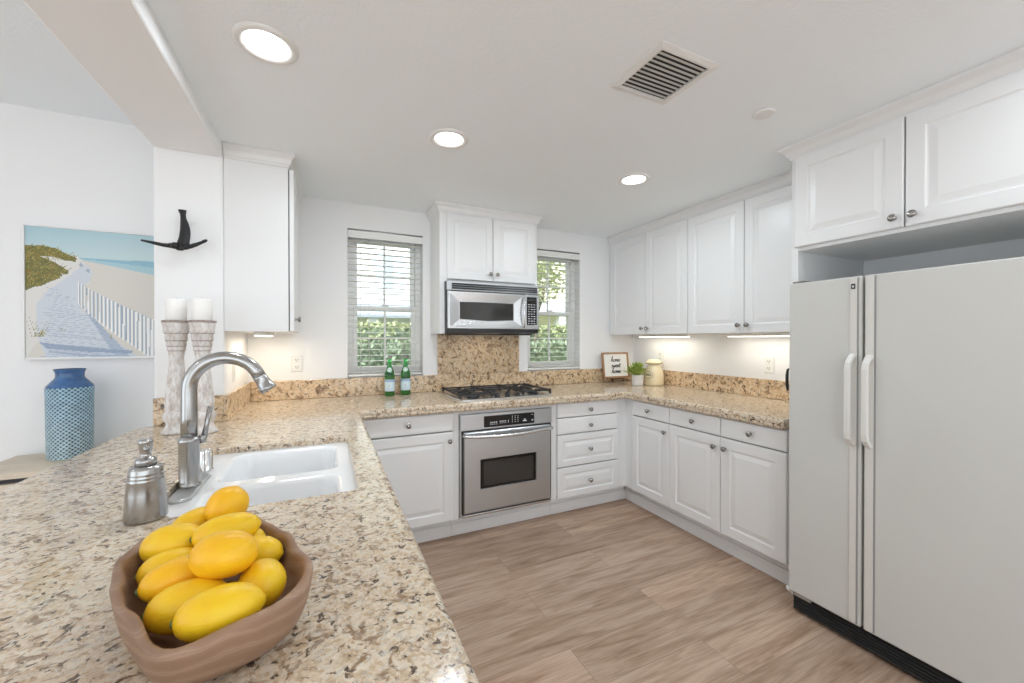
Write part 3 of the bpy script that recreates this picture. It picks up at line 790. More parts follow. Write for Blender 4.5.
rings = [[(x0, YF - .0095, z0), (x1, YF - .0095, z0), (x1, YF - .0095, z1), (x0, YF - .0095, z1)], [(x0, yd + .006, z0), (x1, yd + .006, z0), (x1, yd + .006, z1), (x0, yd + .006, z1)],
         [(x0 + .006, yd, z0 + .006), (x1 - .006, yd, z0 + .006), (x1 - .006, yd, z1 - .006), (x0 + .006, yd, z1 - .006)],
         [(wx0, yd, wz0), (wx1, yd, wz0), (wx1, yd, wz1), (wx0, yd, wz1)], [(wx0 + .003, yd + .006, wz0 + .003), (wx1 - .003, yd + .006, wz0 + .003), (wx1 - .003, yd + .006, wz1 - .003), (wx0 + .003, yd + .006, wz1 - .003)]]
do.loft(rings); dd = do.build('oven_door', 'steel', ov)
b = MB(); b.box(wx0 + .004, wx1 - .004, yd + .0045, yd + .0058, wz0 + .004, wz1 - .004, 'display'); b.box(wx0 + .026, wx1 - .026, yd + .0036, yd + .0044, wz0 + .020, wz1 - .022, 'dark_glass'); b.build('window', None, dd)
b = MB(); hp = []
for k in range(17):
    u = k / 16; hp.append((.815 + .65 * u, yd - .022 - .022 * math.sin(PI * u), .694 - .012 * math.sin(PI * u)))
for k in range(len(hp)): pass
b.tube([(.812, yd - .0005, .697)] + hp + [(1.468, yd - .0005, .697)], [.012] + [.0125] * 17 + [.012], 14); b.build('handle', 'steel_h', dd)
b = MB(); b.box(.806, 1.474, YD - .002, YF - .0095, .1505, .166); b.build('bottom_trim', 'steel_h', ov, bevel=.003)
b = MB(); b.box(.806, 1.474, YD + .008, YF - .0095, .1675, .1765); b.build('vent_gap_strip', 'black', ov)

# ------------------------------------------------------------------ gas cooktop
ck = thing('gas_cooktop', 'stainless gas cooktop with black cast iron grates set in the back counter', 'cooktop', (1.18, 2.8, ZT))
cx0, cx1, cy0, cy1 = .788, 1.552, 2.53, 3.05
P = [(cx0 + .035, cy0 + .02), (cx0 + .09, cy0), (cx1 - .09, cy0), (cx1 - .02, cy0 + .035), (cx1, cy0 + .12), (cx1, cy1), (cx0, cy1), (cx0, cy0 + .12)]
b = MB(); b.loft([[(x, y, ZT + .0006) for x, y in P], [(x, y, ZT + .006) for x, y in P], [(x, y, ZT + .010) for x, y in offset_poly(P, .006)], [(x, y, ZT + .007) for x, y in offset_poly(P, .018)]]); b.build('tray', 'steel_h', ck)
burn = [(.935, 2.66, .038), (.935, 2.91, .032), (1.42, 2.66, .032), (1.42, 2.91, .042), (1.18, 2.93, .036)]
for (x, y, r) in burn:
    b = MB(); b.lathe([(r * 1.25, .0085), (r * 1.25, .013), (r, .015), (r, .022), (r * .8, .025), (.001, .026)], (x, y, ZT), 24); b.build('burner', 'black', ck)
def grate(x0, x1, y0, y1, cs):
    b = MB(); z = ZT + .040; r = .0065; zz = z + .006
    def bar(p, q, h=.012, w=.010):
        p, q = Vector((*p, 0)), Vector((*q, 0)); d = (q - p).normalized(); n = Vector((-d.y, d.x, 0)) * w / 2
        b.loft([[p + n + Vector((0, 0, z - h)), p - n + Vector((0, 0, z - h)), p - n * .7 + Vector((0, 0, z)), p + n * .7 + Vector((0, 0, z))], [q + n + Vector((0, 0, z - h)), q - n + Vector((0, 0, z - h)), q - n * .7 + Vector((0, 0, z)), q + n * .7 + Vector((0, 0, z))]])
    bar((x0, y0), (x1, y0)); bar((x0, y1), (x1, y1)); bar((x0, y0), (x0, y1)); bar((x1, y0), (x1, y1))
    ym = (y0 + y1) / 2; bar((x0, ym), (x1, ym))
    for (cx, cy, _r) in cs:
        for a in range(4):
            dx, dy = ((1, 0), (0, 1), (-1, 0), (0, -1))[a]
            ex = x1 if dx > 0 else x0 if dx < 0 else cx
            ey = (y1 if cy > ym else ym) if dy > 0 else (ym if cy > ym else y0) if dy < 0 else cy
            bar((cx + dx * .018, cy + dy * .018), (ex, ey))
    for (px, py) in ((x0, y0), (x1, y0), (x0, y1), (x1, y1)):
        b.box(px - .008, px + .008, py - .008, py + .008, ZT + .0108, z - .002)
        b.box(px - .006, px + .006, py - .006, py + .006, z - .002, z + .004)
    b.build('grate', 'iron', ck, bevel=.0012)
grate(.822, 1.055, cy0 + .065, cy1 - .025, burn[:2]); grate(1.30, 1.528, cy0 + .065, cy1 - .025, burn[2:4]); grate(1.075, 1.285, 2.80, cy1 - .025, [])
for i, (x, y) in enumerate([(1.10, 2.60), (1.18, 2.60), (1.26, 2.60), (1.13, 2.70), (1.23, 2.70)]):
    b = MB(); b.lathe([(.021, .0085), (.021, .011), (.018, .013), (.0165, .026), (.014, .028), (.001, .028)], (x, y, ZT), 18); b.box(x - .004, x + .004, y - .016, y + .016, ZT + .0282, ZT + .035); b.build('knob', 'black', ck)

# ------------------------------------------------------------------ microwave
mw = thing('microwave', 'stainless over-the-range microwave under the small wall cabinet', 'microwave', (1.16, 2.80, 1.372))
mx0, mx1, mz0, mz1, my = .7865, 1.5375, 1.374, 1.756, 2.79
b = MB(); b.box(mx0, mx1, my + .018, YW - .025, mz0, mz1, 'black'); b.build('case', None, mw, bevel=.002)
b = MB(); b.box(mx0, mx1, my + .002, my + .0175, 1.688, mz1, 'steel'); b.build('top_trim', None, mw, bevel=.003)
b = MB()
for k in range(3):
    z = 1.697 + k * .0155
    b.loft([[(mx0 + .035, my - .005, z), (mx0 + .035, my + .0015, z + .002), (mx0 + .035, my + .0015, z + .0125), (mx0 + .035, my - .001, z + .0125)], [(mx1 - .015, my - .005, z), (mx1 - .015, my + .0015, z + .002), (mx1 - .015, my + .0015, z + .0125), (mx1 - .015, my - .001, z + .0125)]])
b.build('vent_grille', 'black', mw)
dx0, dx1, dz0, dz1 = mx0 + .004, 1.412, 1.408, 1.682; yd = my - .012
b = MB(); w = [(.880, 1.478), (1.10, 1.467), (1.315, 1.476), (1.315, 1.606), (1.10, 1.608), (.880, 1.606)]
o_ = [(dx0, dz0), (1.10, dz0), (dx1, dz0), (dx1, dz1), (1.10, dz1), (dx0, dz1)]
i1 = [(dx0 + .045, dz0 + .032), (1.10, dz0 + .022), (dx1 - .045, dz0 + .032), (dx1 - .045, dz1 - .035), (1.10, dz1 - .03), (dx0 + .045, dz1 - .035)]
sh = lambda L, d: [(x + (d if x < 1.09 else -d if x > 1.11 else 0), z + (d if z < 1.54 else -d)) for x, z in L]
b.loft([[(x, my + .0175, z) for x, z in o_], [(x, yd + .004, z) for x, z in o_], [(x, yd, z) for x, z in sh(o_, .004)], [(x, yd, z) for x, z in sh(o_, .012)], [(x, yd + .010, z) for x, z in sh(w, -.004)], [(x, yd + .010, z) for x, z in w], [(x, yd + .014, z) for x, z in sh(w, .002)]])
md = b.build('microwave_door', 'steel_h', mw)
b = MB(); b.loft([[(x, yd + .0138, z) for x, z in sh(w, .0025)], [(x, yd + .0125, z) for x, z in sh(w, .003)]]); b.build('window', 'dark_glass', md)
b = MB(); hp = [(1.392 + .004, yd - .001, 1.655), (1.394, yd - .02, 1.65)]
for k in range(9):
    u = k / 8; hp.append((1.392 - .010 * math.sin(PI * u), yd - .026 - .018 * math.sin(PI * u), 1.640 - .20 * u))
hp += [(1.394, yd - .02, 1.430), (1.396, yd - .001, 1.425)]
b.tube(hp, .0085, 12); b.build('handle', 'steel_h', md)
b = MB(); b.box(1.4145, mx1 - .001, my - .010, my + .0175, 1.408, 1.682); cp = b.build('control_panel', 'steel', mw, bevel=.004)
b = MB(); b.box(1.4275, 1.514, my - .012, my - .0105, 1.443, 1.663, 'display')
b.box(1.436, 1.506, my - .0126, my - .0121, 1.628, 1.652, 'dark_glass')
for r_ in range(9):
    for c_ in range(3):
        b.box(1.437 + c_ * .024, 1.437 + c_ * .024 + (.017 if (r_ + c_) % 3 else .012), my - .0126, my - .0121, 1.452 + r_ * .0185, 1.452 + r_ * .0185 + .006, 'mark')
b.build('display', None, cp)
b = MB(); b.loft([[(mx0, my + .0165, mz0), (mx1, my + .0165, mz0), (mx1, my + .0165, 1.4075), (mx0, my + .0165, 1.4075)], [(mx0 + .01, my - .004, mz0 + .006), (mx1 - .03, my - .004, mz0 + .006), (mx1 - .002, my - .004, 1.4065), (mx0 + .01, my - .004, 1.4065)]]); b.build('bottom_trim', 'black', mw)

b = MB(); b.box(mx0 + .02, mx1 - .02, my + .080, my + .088, 1.362, 1.3735); b.build('fill_light_lip', 'black', mw)  # added lip that screens the fill lamp from the camera
b = MB(); b.box(1.06, 1.26, my + .10, my + .15, 1.3705, 1.3735); b.build('fill_light', 'tube', mw)  # added glowing strip for the fill lamp below the microwave
a = area_light('bulb', (0, 0.115, -.0035), .18, .30, (1, .90, .76), size_y=.05); a.parent = mw  # added warm lamp to brighten the backsplash
# ------------------------------------------------------------------ refrigerator
rf = thing('refrigerator', 'almond side-by-side refrigerator with black toe grille in the white enclosure', 'refrigerator', (2.4, .75, 0))
fX = 2.05
b = MB(); b.box(2.118, 2.79, .262, 1.186, .03, 1.585); b.box(2.16, 2.74, .30, 1.15, .0005, .03); b.build('cabinet', 'almond', rf, bevel=.006)
def fr_door(y0, y1, name, hy, trim_y0, trim_y1, groove):
    b = MB(); b.box(fX, 2.115, y0, y1, .104, 1.60); d = b.build(name, 'almond', rf, bevel=.007, segs=3)
    t = MB(); t.box(fX - .0045, fX - .0004, trim_y0, trim_y1, .112, 1.594); t.build('trim_strip', 'almond_t', d, bevel=.0015)
    t = MB(); t.box(fX - .0012, fX - .0003, groove - .003, groove + .003, .112, 1.594); t.build('groove', 'gap', d)
    h = MB(); w_ = .0105
    sec = lambda x, z, wd, dp: [(x - dp, hy - wd, z), (x - dp, hy + wd, z), (x + dp, hy + wd, z), (x + dp, hy - wd, z)]
    prof = [(fX - .005, 1.262), (fX - .024, 1.250), (fX - .044, 1.228), (fX - .048, 1.205), (fX - .048, .935), (fX - .044, .912), (fX - .024, .892), (fX - .005, .882)]
    rings = []
    for k, (x, z) in enumerate(prof):
        a = Vector(prof[max(k - 1, 0)]); c_ = Vector(prof[min(k + 1, 7)]); tt = (c_ - a).normalized(); n = Vector((tt.y, -tt.x)) * .0085
        rings.append([(x - n.x, hy - w_, z - n.y), (x - n.x, hy + w_, z - n.y), (x + n.x, hy + w_, z + n.y), (x + n.x, hy - w_, z + n.y)])
    h.loft(rings); h.build('handle', 'almond_h', d, bevel=.003)
    return d
fd = fr_door(.894, 1.186, 'freezer_door', .922, .9105, .935, .9075)
fr_door(.262, .886, 'refrigerator_door', .862, .852, .8795, .8485)
b = MB(); b.box(fX - .0058, fX - .0047, .9155, .9305, 1.546, 1.568, 'black'); b.box(fX - .0063, fX - .0059, .9195, .9265, 1.552, 1.561, 'mark'); b.build('badge', None, fd)
b = MB(); b.box(2.075, 2.117, .275, 1.175, .012, .098)
for k in range(5):
    z = .022 + k * .0135
    b.loft([[(2.075, .28, z), (2.066, .28, z + .002), (2.068, .28, z + .007), (2.075, .28, z + .009)], [(2.075, 1.17, z), (2.066, 1.17, z + .002), (2.068, 1.17, z + .007), (2.075, 1.17, z + .009)]])
b.build('toe_grille', 'black', rf, bevel=.001)
b = MB(); b.box(2.06, 2.074, 1.09, 1.165, .085, .098); b.build('grille_clip', 'steel', rf, bevel=.003)
b = MB(); b.lathe([(.012, 0), (.012, .016), (.004, .02)], (2.075, 1.196, .088), 12); b.build('hinge_cap', 'plate', rf)
b = MB(); b.box(2.065, 2.14, 1.13, 1.18, 1.6005, 1.611); b.build('top_hinge', 'knob', rf, bevel=.004)
b = MB(); b.box(2.065, 2.14, .268, .318, 1.6005, 1.611); b.build('top_hinge', 'almond_t', rf, bevel=.004)

b = MB(); b.tube([(2.188, 1.263, 1.178), (2.184, 1.269, 1.170), (2.180, 1.270, 1.14), (2.180, 1.270, 1.09), (2.184, 1.268, 1.062)], [.004, .006, .0075, .0075, .005], 10)
tag(recenter(b.build('hanging_strap', 'black'), (2.188, 1.263, 1.178)), 'small black strap hanging on the white panel edge left of the refrigerator', 'strap')

# ------------------------------------------------------------------ ceiling fixtures
def can(x, y, z, label, power, group=None):
    t = thing('ceiling_light', label, 'ceiling light', (x, y, z), group)
    b = MB(); b.lathe([(.097, -.0005), (.096, -.005), (.090, -.009), (.080, -.0105), (.074, -.0085), (.069, -.0045), (.068, -.0006)], (x, y, z), 40, cap0=False, cap1=False); b.build('trim_ring', 'lamptrim', t)
    b = MB(); b.lathe([(.0665, -.0006), (.0665, -.003), (.05, -.005), (.001, -.006)], (x, y, z), 32, cap0=True); b.build('lens', 'lens', t)
    a = area_light('bulb', (0, 0, -.014), .12, power); a.parent = t
can(-.182, 1.572, ZC, 'recessed ceiling light nearest the beam, above the sink', CAN_POWER * .42)
can(.553, 1.924, ZC, 'recessed ceiling light in the middle, in front of the left window', CAN_POWER)
can(1.737, 1.924, ZC, 'recessed ceiling light nearest the right-hand wall cabinets', CAN_POWER)
g = 'added fill lights behind the camera'
for (x, y, z) in ((.95, -.35, ZC), (1.85, .15, ZC), (.2, -1.4, ZC), (1.6, -1.4, ZC), (-2.2, 1.3, ZDIN), (-2.2, -.6, ZDIN), (-1.4, -2.2, ZDIN), (-3.1, .4, ZDIN)):  # unseen lamps added as fill, built like the visible cans
    can(x, y, z, 'added fill light behind the camera, shaped as a recessed ceiling light', FILL_POWER * (.5 if x > 0 else .52), g)

vt = thing('ceiling_vent', 'square white ceiling air vent with grey louvers', 'vent', (1.155, 1.125, ZC))
vx0, vx1, vy0, vy1 = 1.015, 1.297, .990, 1.258; q = .027
b = MB()
b.loft([[(x, y, ZC - .0006) for x, y in rrect(vx0, vx1, vy0, vy1, .004, 2)], [(x, y, ZC - .004) for x, y in rrect(vx0, vx1, vy0, vy1, .004, 2)], [(x, y, ZC - .009) for x, y in rrect(vx0 + q * .7, vx1 - q * .7, vy0 + q * .7, vy1 - q * .7, .004, 2)],
        [(x, y, ZC - .009) for x, y in rrect(vx0 + q, vx1 - q, vy0 + q, vy1 - q, .003, 2)], [(x, y, ZC - .0006) for x, y in rrect(vx0 + q, vx1 - q, vy0 + q, vy1 - q, .003, 2)]], cap0=False, cap1=False)
b.build('frame', 'lamptrim', vt)
b = MB(); b.box(vx0 + q, vx1 - q, vy0 + q, vy1 - q, ZC - .0012, ZC - .0004); b.build('duct_shade', 'ventdark', vt)  # dark plate painting the shade inside the duct
NL = 10
for k in range(NL):
    y = vy0 + q + .006 + (vy1 - vy0 - 2 * q - .012) * (k + .5) / NL
    b = MB(); sl = [(y - .0075, ZC - .0088), (y + .0060, ZC - .0048), (y + .0060, ZC - .0036), (y - .0075, ZC - .0076)]; b.loft([[(vx0 + q + .001, a, c_) for a, c_ in sl], [(vx1 - q - .001, a, c_) for a, c_ in sl]])
    b.build('louver', 'louver', vt)
b = MB(); b.lathe([(.043, -.0005), (.043, -.005), (.040, -.0075), (.037, -.008), (.001, -.009)], (1.750, 1.121, ZC), 28); tag(recenter(b.build('sprinkler_cover', 'lamptrim'), (1.75, 1.121, ZC)), 'small round white sprinkler cover plate on the ceiling', 'sprinkler cover')

# under-cabinet lights
def ucl(x, y, lx, ly, label, col, power):
    t = thing('under_cabinet_light', label, 'light', (x, y, 1.37))
    b = MB(); b.box(x - lx / 2, x + lx / 2, y - ly / 2, y + ly / 2, 1.352, 1.371); b.build('housing', 'lamptrim', t, bevel=.003)
    b = MB(); b.box(x - lx / 2 + .006, x + lx / 2 - .006, y - ly / 2 + .006, y + ly / 2 - .006, 1.347, 1.3515); b.build('diffuser', 'tube', t, bevel=.002)
    a = area_light('bulb', (0, 0, -.026), lx - .015, power, col, size_y=ly - .015); a.parent = t
ucl(-.34, 2.80, .06, .40, 'white under-cabinet light below the left wall cabinet', (1, .86, .64), UNDER_POWER * 1.5)
ucl(2.70, 2.62, .06, .55, 'white under-cabinet light below the corner wall cabinet', (1, .93, .78), UNDER_POWER)
ucl(2.70, 1.68, .06, .60, 'white under-cabinet light below the wall cabinet next to the refrigerator', (1, .93, .78), UNDER_POWER)

# ------------------------------------------------------------------ outlets
def outlet(T, u, v, w, label, switch=False, name='wall_outlet'):
    o = T((u, v, w)); t = thing(name, label, 'switch' if switch else 'outlet', o)
    b = MB(); b.loft([rect(u - .035, u + .035, v - .058, v + .058, w + .0004, T), rect(u - .035, u + .035, v - .058, v + .058, w + .003, T), rect(u - .031, u + .031, v - .054, v + .054, w + .006, T)]); b.build('cover_plate', 'plate', t)
    if switch:
        b = MB(); b.loft([rect(u - .016, u + .016, v - .033, v + .033, w + .0064, T), rect(u - .015, u + .015, v - .031, v + .031, w + .0085, T)]); b.build('rocker', 'plate', t, bevel=.001)
    else:
        for dv in (-.024, .024):
            b = MB(); b.box(u - .017, u + .017, v + dv - .015, v + dv + .015, w + .0064, w + .008, 'plate', T)
            for du in (-.007, .007): b.box(u + du - .0018, u + du + .0018, v + dv - .002, v + dv + .008, w + .0081, w + .0086, 'slot', T)
            b.box(u - .0025, u + .0025, v + dv - .010, v + dv - .005, w + .0081, w + .0086, 'slot', T)
            b.build('socket', None, t)
outlet(TB, -.189, 1.161, -YW, 'white wall outlet left of the blind-covered window, above the granite')
outlet(TR, -1.766, 1.149, -XW, 'white wall outlet on the right wall next to the refrigerator')
outlet(TR, -2.775, 1.168, -XW, 'white wall outlet behind the cream jar in the corner')
outlet(TL, 2.70, 1.150, BR, 'white rocker switch on the stub wall below the left wall cabinet', True, 'wall_switch')

# ------------------------------------------------------------------ dining side: painting, sideboard, vase
def paint():
    NX, NY = 150, 170
    img = np.zeros((NY, NX, 3))
    X = lambda s: 66 + s * (536 / .844)
    ss, tt = np.meshgrid((np.arange(NX) + .5) / NX, (np.arange(NY) + .5) / NY)
    xs = 66 + ss * (536 / .806)
    yt = 65 + .08 * (xs - 66); yb = 635 - .01 * (xs - 66)
    ys = yt + tt * (yb - yt)
    def lin(c): return np.array([(v / 255) ** 2.2 for v in c])
    img[:] = lin((168, 200, 212))
    g = np.clip((ys - 65) / 130, 0, 1)[..., None]
    img = img * (1 - g) + lin((196, 217, 222)) * g
    hz = 190 + .055 * (xs - 66)
    shore = 205 + .20 * (xs - 260)
    sea = (ys > hz); img[sea] = lin((150, 191, 208))
    band = sea & (ys > hz + .45 * (shore - hz)); img[band] = lin((172, 205, 215))
    sand = (ys > np.maximum(shore, hz)); img[sand] = lin((216, 213, 206))
    def poly(P):
        inside = np.zeros(xs.shape, bool); n = len(P)
        for i in range(n):
            (x1, y1), (x2, y2) = P[i], P[(i + 1) % n]
            c = ((y1 > ys) != (y2 > ys)); 
            with np.errstate(divide='ignore', invalid='ignore'):
                xi = (x2 - x1) * (ys - y1) / (y2 - y1 + 1e-9) + x1
            inside ^= c & (xs < xi)
        return inside
    def put(P, c, a=1.0):
        m = poly(P); img[m] = img[m] * (1 - a) + lin(c) * a
    put([(66, 200), (280, 195), (345, 260), (330, 320), (285, 305), (66, 640)], (222, 221, 218))
    put([(290, 218), (335, 245), (345, 265), (335, 305), (300, 330), (290, 420), (370, 500), (470, 580), (560, 640), (150, 640), (118, 560), (108, 480), (112, 400), (160, 340), (240, 285), (300, 240)], (206, 213, 222))
    r = np.random.default_rng(3)
    for k in range(34):                      # shadow stripes across the boardwalk
        y = 330 + k * 9; w = .5 + k / 34
        x0 = 118 + r.uniform(0, 60) + max(0, 380 - y) * .5; x1 = 250 + (y - 330) * .75 + r.uniform(-50, 20)
        h = 1.2 + 2.6 * r.random() * w
        put([(x0, y), (x1, y + 10 * w + 8), (x1 + 4, y + 10 * w + 8 + h), (x0, y + h)], (166, 180, 200), .75)
    for k in range(16):                      # shadows of the fence
        y = 400 + k * 14; put([(300 + k * 9, y), (330 + k * 16, y + 40 + k * 2), (322 + k * 16, y + 44 + k * 2), (292 + k * 9, y + 6)], (156, 172, 196), .6)
    put([(120, 568), (210, 580), (420, 600), (530, 605), (520, 618), (330, 612), (150, 596)], (150, 166, 190), .9)
    put([(160, 605), (330, 622), (500, 628), (500, 634), (300, 630), (155, 612)], (160, 176, 198), .8)
    put([(66, 150), (130, 150), (190, 162), (240, 188), (280, 205), (272, 220), (230, 215), (180, 200), (110, 195), (66, 200)], (128, 122, 76))
    put([(66, 192), (120, 195), (190, 225), (246, 262), (236, 275), (205, 270), (210, 290), (170, 305), (130, 325), (100, 330), (66, 345)], (122, 120, 80))
    for k in range(1100):                     # dune grass strokes
        if k % 3: x = r.uniform(66, 240); y = r.uniform(195, 330) 
        else: x = r.uniform(66, 275); y = r.uniform(152, 215)
        if k % 3 and y > 345 - (x - 66) * .42: continue
        if k % 3 and y < 195 + (x - 120) * .5: continue
        if not k % 3 and y < 150 + max(0, (x - 130) * .36): continue
        L = r.uniform(8, 30); dx = r.uniform(-.2, .9) * L
        c = [(156, 146, 84), (92, 98, 62), (180, 166, 104), (112, 116, 66), (150, 120, 70)][k % 5]
        put([(x, y), (x + 5, y), (x + dx + 3, y - L * .6)], c, .7)
    for k in range(26):                      # two tufts of grass
        x = 100 + r.uniform(-14, 40); put([(x, 545), (x + 3, 545), (x + r.uniform(-40, 45), 545 - r.uniform(25, 95))], [(150, 146, 100), (120, 122, 84), (196, 190, 160)][k % 3], .85)
    for k in range(7):
        x = 215 + r.uniform(-6, 8); put([(x, 522), (x + 3, 522), (x + r.uniform(-22, 20), 522 - r.uniform(8, 24))], (150, 150, 116), .8)
    for k in range(5):
        x = 420 + r.uniform(-6, 8); put([(x, 552), (x + 3, 552), (x + r.uniform(-22, 20), 552 - r.uniform(14, 34))], (158, 150, 100), .8)
    for k in range(12):                      # far fence
        x = 282 + k * 5.2; y = 215 + k * 4.2; put([(x, y), (x + 2, y), (x + 3, y + 18), (x + 1, y + 18)], (150, 166, 180), .8)
    for k in range(20):                      # slat fence
        u = k / 19; x = 284 + 330 * u ** 1.12; y0 = 305 + 165 * u ** .95; y1 = 405 + 240 * u ** .9; w = 6 + 12 * u
        put([(x + w * .8, y0 + 4), (x + w * 1.5, y0 + 8), (x + w * 1.3, y1 - 4), (x + w * .7, y1)], (140, 158, 178), .8)
        put([(x, y0), (x + w, y0 + 3), (x + w * .9, y1), (x - w * .1, y1 - 4)], (244, 243, 240))
        put([(x + w * .66, y0 + 2), (x + w, y0 + 3), (x + w * .9, y1), (x + w * .55, y1)], (168, 182, 196), .9)
    return img
pa = thing('beach_painting', 'framed canvas painting of a boardwalk through dunes to the sea', 'painting', (-1.08, YDIN - .002, 1.228))
px0, px1, pz0, pz1 = -1.372, -.762, 1.228, 1.908
b = MB(); q = .010
b.box(px0, px0 + q, YDIN - .036, YDIN - .001, pz0, pz1); b.box(px1 - q, px1, YDIN - .036, YDIN - .001, pz0, pz1); b.box(px0 + q, px1 - q, YDIN - .036, YDIN - .001, pz0, pz0 + q); b.box(px0 + q, px1 - q, YDIN - .036, YDIN - .001, pz1 - q, pz1)
b.build('frame', 'trim', pa, bevel=.002)
img = paint(); NY, NX, _ = img.shape
b = MB(); vs = []; fs = []
for j in range(NY + 1):
    for i in range(NX + 1):
        vs.append((px0 + q + .0005 + (px1 - px0 - 2 * q - .001) * i / NX, YDIN - .030, pz1 - q - .0005 - (pz1 - pz0 - 2 * q - .001) * j / NY))
for j in range(NY):
    for i in range(NX): fs.append((j * (NX + 1) + i, (j + 1) * (NX + 1) + i, (j + 1) * (NX + 1) + i + 1, j * (NX + 1) + i + 1))
b.add(vs, fs)
cv = b.build('canvas', 'canvas', pa, fix=False)
ca = cv.data.color_attributes.new('Col', 'FLOAT_COLOR', 'CORNER')
arr = np.ones((NY * NX, 4, 4)); arr[..., :3] = img.reshape(-1, 1, 3); ca.data.foreach_set('color', arr.ravel())
b = MB(); b.box(px0 + q, px1 - q, YDIN - .0285, YDIN - .002, pz0 + q, pz1 - q); b.build('stretcher', 'paper', pa)

sb = thing('sideboard', 'pale ash sideboard under the beach painting, mostly behind the peninsula', 'sideboard', (-1.1, 2.66, 0))
sx0, sx1, sy0, sy1 = -1.405, -.83, 2.475, 2.833
b = MB(); b.box(sx0, sx1, sy0, sy1, .722, .75); b.build('top', 'pale_wood', sb, bevel=.003)
b = MB(); b.box(sx0 + .015, sx1 - .015, sy0 + .02, sy1 - .002, .12, .7215); b.build('body', 'pale_wood', sb, bevel=.003)
b = MB(); b.box(sx0 + .02, sx1 - .02, sy0 + .006, sy0 + .0195, .705, .7212); b.build('gap_shade_strip', 'black', sb)  # black strip painting the shade below the top
for k in range(2):
    for (z0, z1) in ((.50, .700), (.30, .495), (.13, .295)):
        xa = sx0 + .02 + k * (sx1 - sx0 - .04) / 2
        b = MB(); b.box(xa + .002, xa + (sx1 - sx0 - .04) / 2 - .002, sy0 + .002, sy0 + .0195, z0, z1); dr = b.build('drawer', 'pale_wood', sb, bevel=.002)
        b = MB(); b.lathe([(.006, 0), (.006, -.012), (.012, -.016), (.012, -.02), (.001, -.022)], (xa + .14, sy0 + .0015, (z0 + z1) / 2), 12, axis='Y'); b.build('knob', 'knob', dr)
for (x, y) in ((sx0 + .04, sy0 + .05), (sx1 - .04, sy0 + .05), (sx0 + .04, sy1 - .04), (sx1 - .04, sy1 - .04)):
    b = MB(); b.lathe([(.014, .0005), (.022, .1195)], (x, y, 0), 14); b.build('leg', 'pale_wood', sb)

vx, vy = -1.150, 2.70
NA, NZ = 208, 168
def vase_r(z):
    prof = [(0, .076), (.004, .081), (.30, .083), (.335, .084), (.352, .081), (.372, .066), (.385, .055), (.395, .050), (.412, .050), (.424, .053), (.430, .057), (.434, .055)]
    for (z0, r0), (z1, r1) in zip(prof, prof[1:]):
        if z <= z1: return r0 + (r1 - r0) * (z - z0) / (z1 - z0)
    return prof[-1][1]
vs = []; fs = []; cols = []
zs = [.434 * j / NZ for j in range(NZ + 1)]
def lin3(c): return [(v / 255) ** 2.2 for v in c]
for z in zs:
    for k in range(NA):
        a = 2 * PI * k / NA; r = vase_r(z); p = 0
        if .006 < z < .345:
            u = k / NA * 26; w = z / .0185
            p = abs(math.cos(PI * (u + w)) * math.cos(PI * (u - w))); p = min(1, max(0, (p - .18) * 1.7))
            r -= .0035 * p
        vs.append((vx + r * math.cos(a), vy + r * math.sin(a), .7508 + z))
        t = min(1, max(0, (z - .04) / .30)); hi = lin3((186, 206, 208)); lo = lin3((158, 192, 208)); c0 = [hi[i] * (1 - t) + lo[i] * t for i in range(3)]
        dk = lin3((42, 84, 116)); 
        if z >= .345: c0 = lin3((58, 98, 146)); p = 0
        elif z < .006: p = 0
        cols.append([c0[i] * (1 - p) + dk[i] * p for i in range(3)] + [1])
for j in range(NZ):
    for k in range(NA): fs.append((j * NA + k, j * NA + (k + 1) % NA, (j + 1) * NA + (k + 1) % NA, (j + 1) * NA + k))
n0 = len(vs)
for (r, z) in ((.052, .432), (.046, .41), (.05, .395), (.06, .37), (.06, .34)):
    for k in range(NA):
        a = 2 * PI * k / NA; vs.append((vx + r * math.cos(a), vy + r * math.sin(a), .7508 + z)); cols.append(lin3((40, 72, 112)) + [1])
for j in range(-1, 4):
    A = NZ * NA if j < 0 else n0 + j * NA; B = n0 + (j + 1) * NA
    for k in range(NA): fs.append((A + k, A + (k + 1) % NA, B + (k + 1) % NA, B + k))
fs.append(tuple(range(NA))[::-1]); fs.append(tuple(n0 + 4 * NA + k for k in range(NA)))
b = MB(); b.add(vs, fs, None, True); vo = b.build('vase', 'vase', fix=True)
ca = vo.data.color_attributes.new('Col', 'FLOAT_COLOR', 'POINT'); ca.data.foreach_set('color', np.array(cols).ravel())
tag(recenter(vo, (vx, vy, .7508)), 'blue textured ceramic vase on the sideboard below the painting', 'vase')

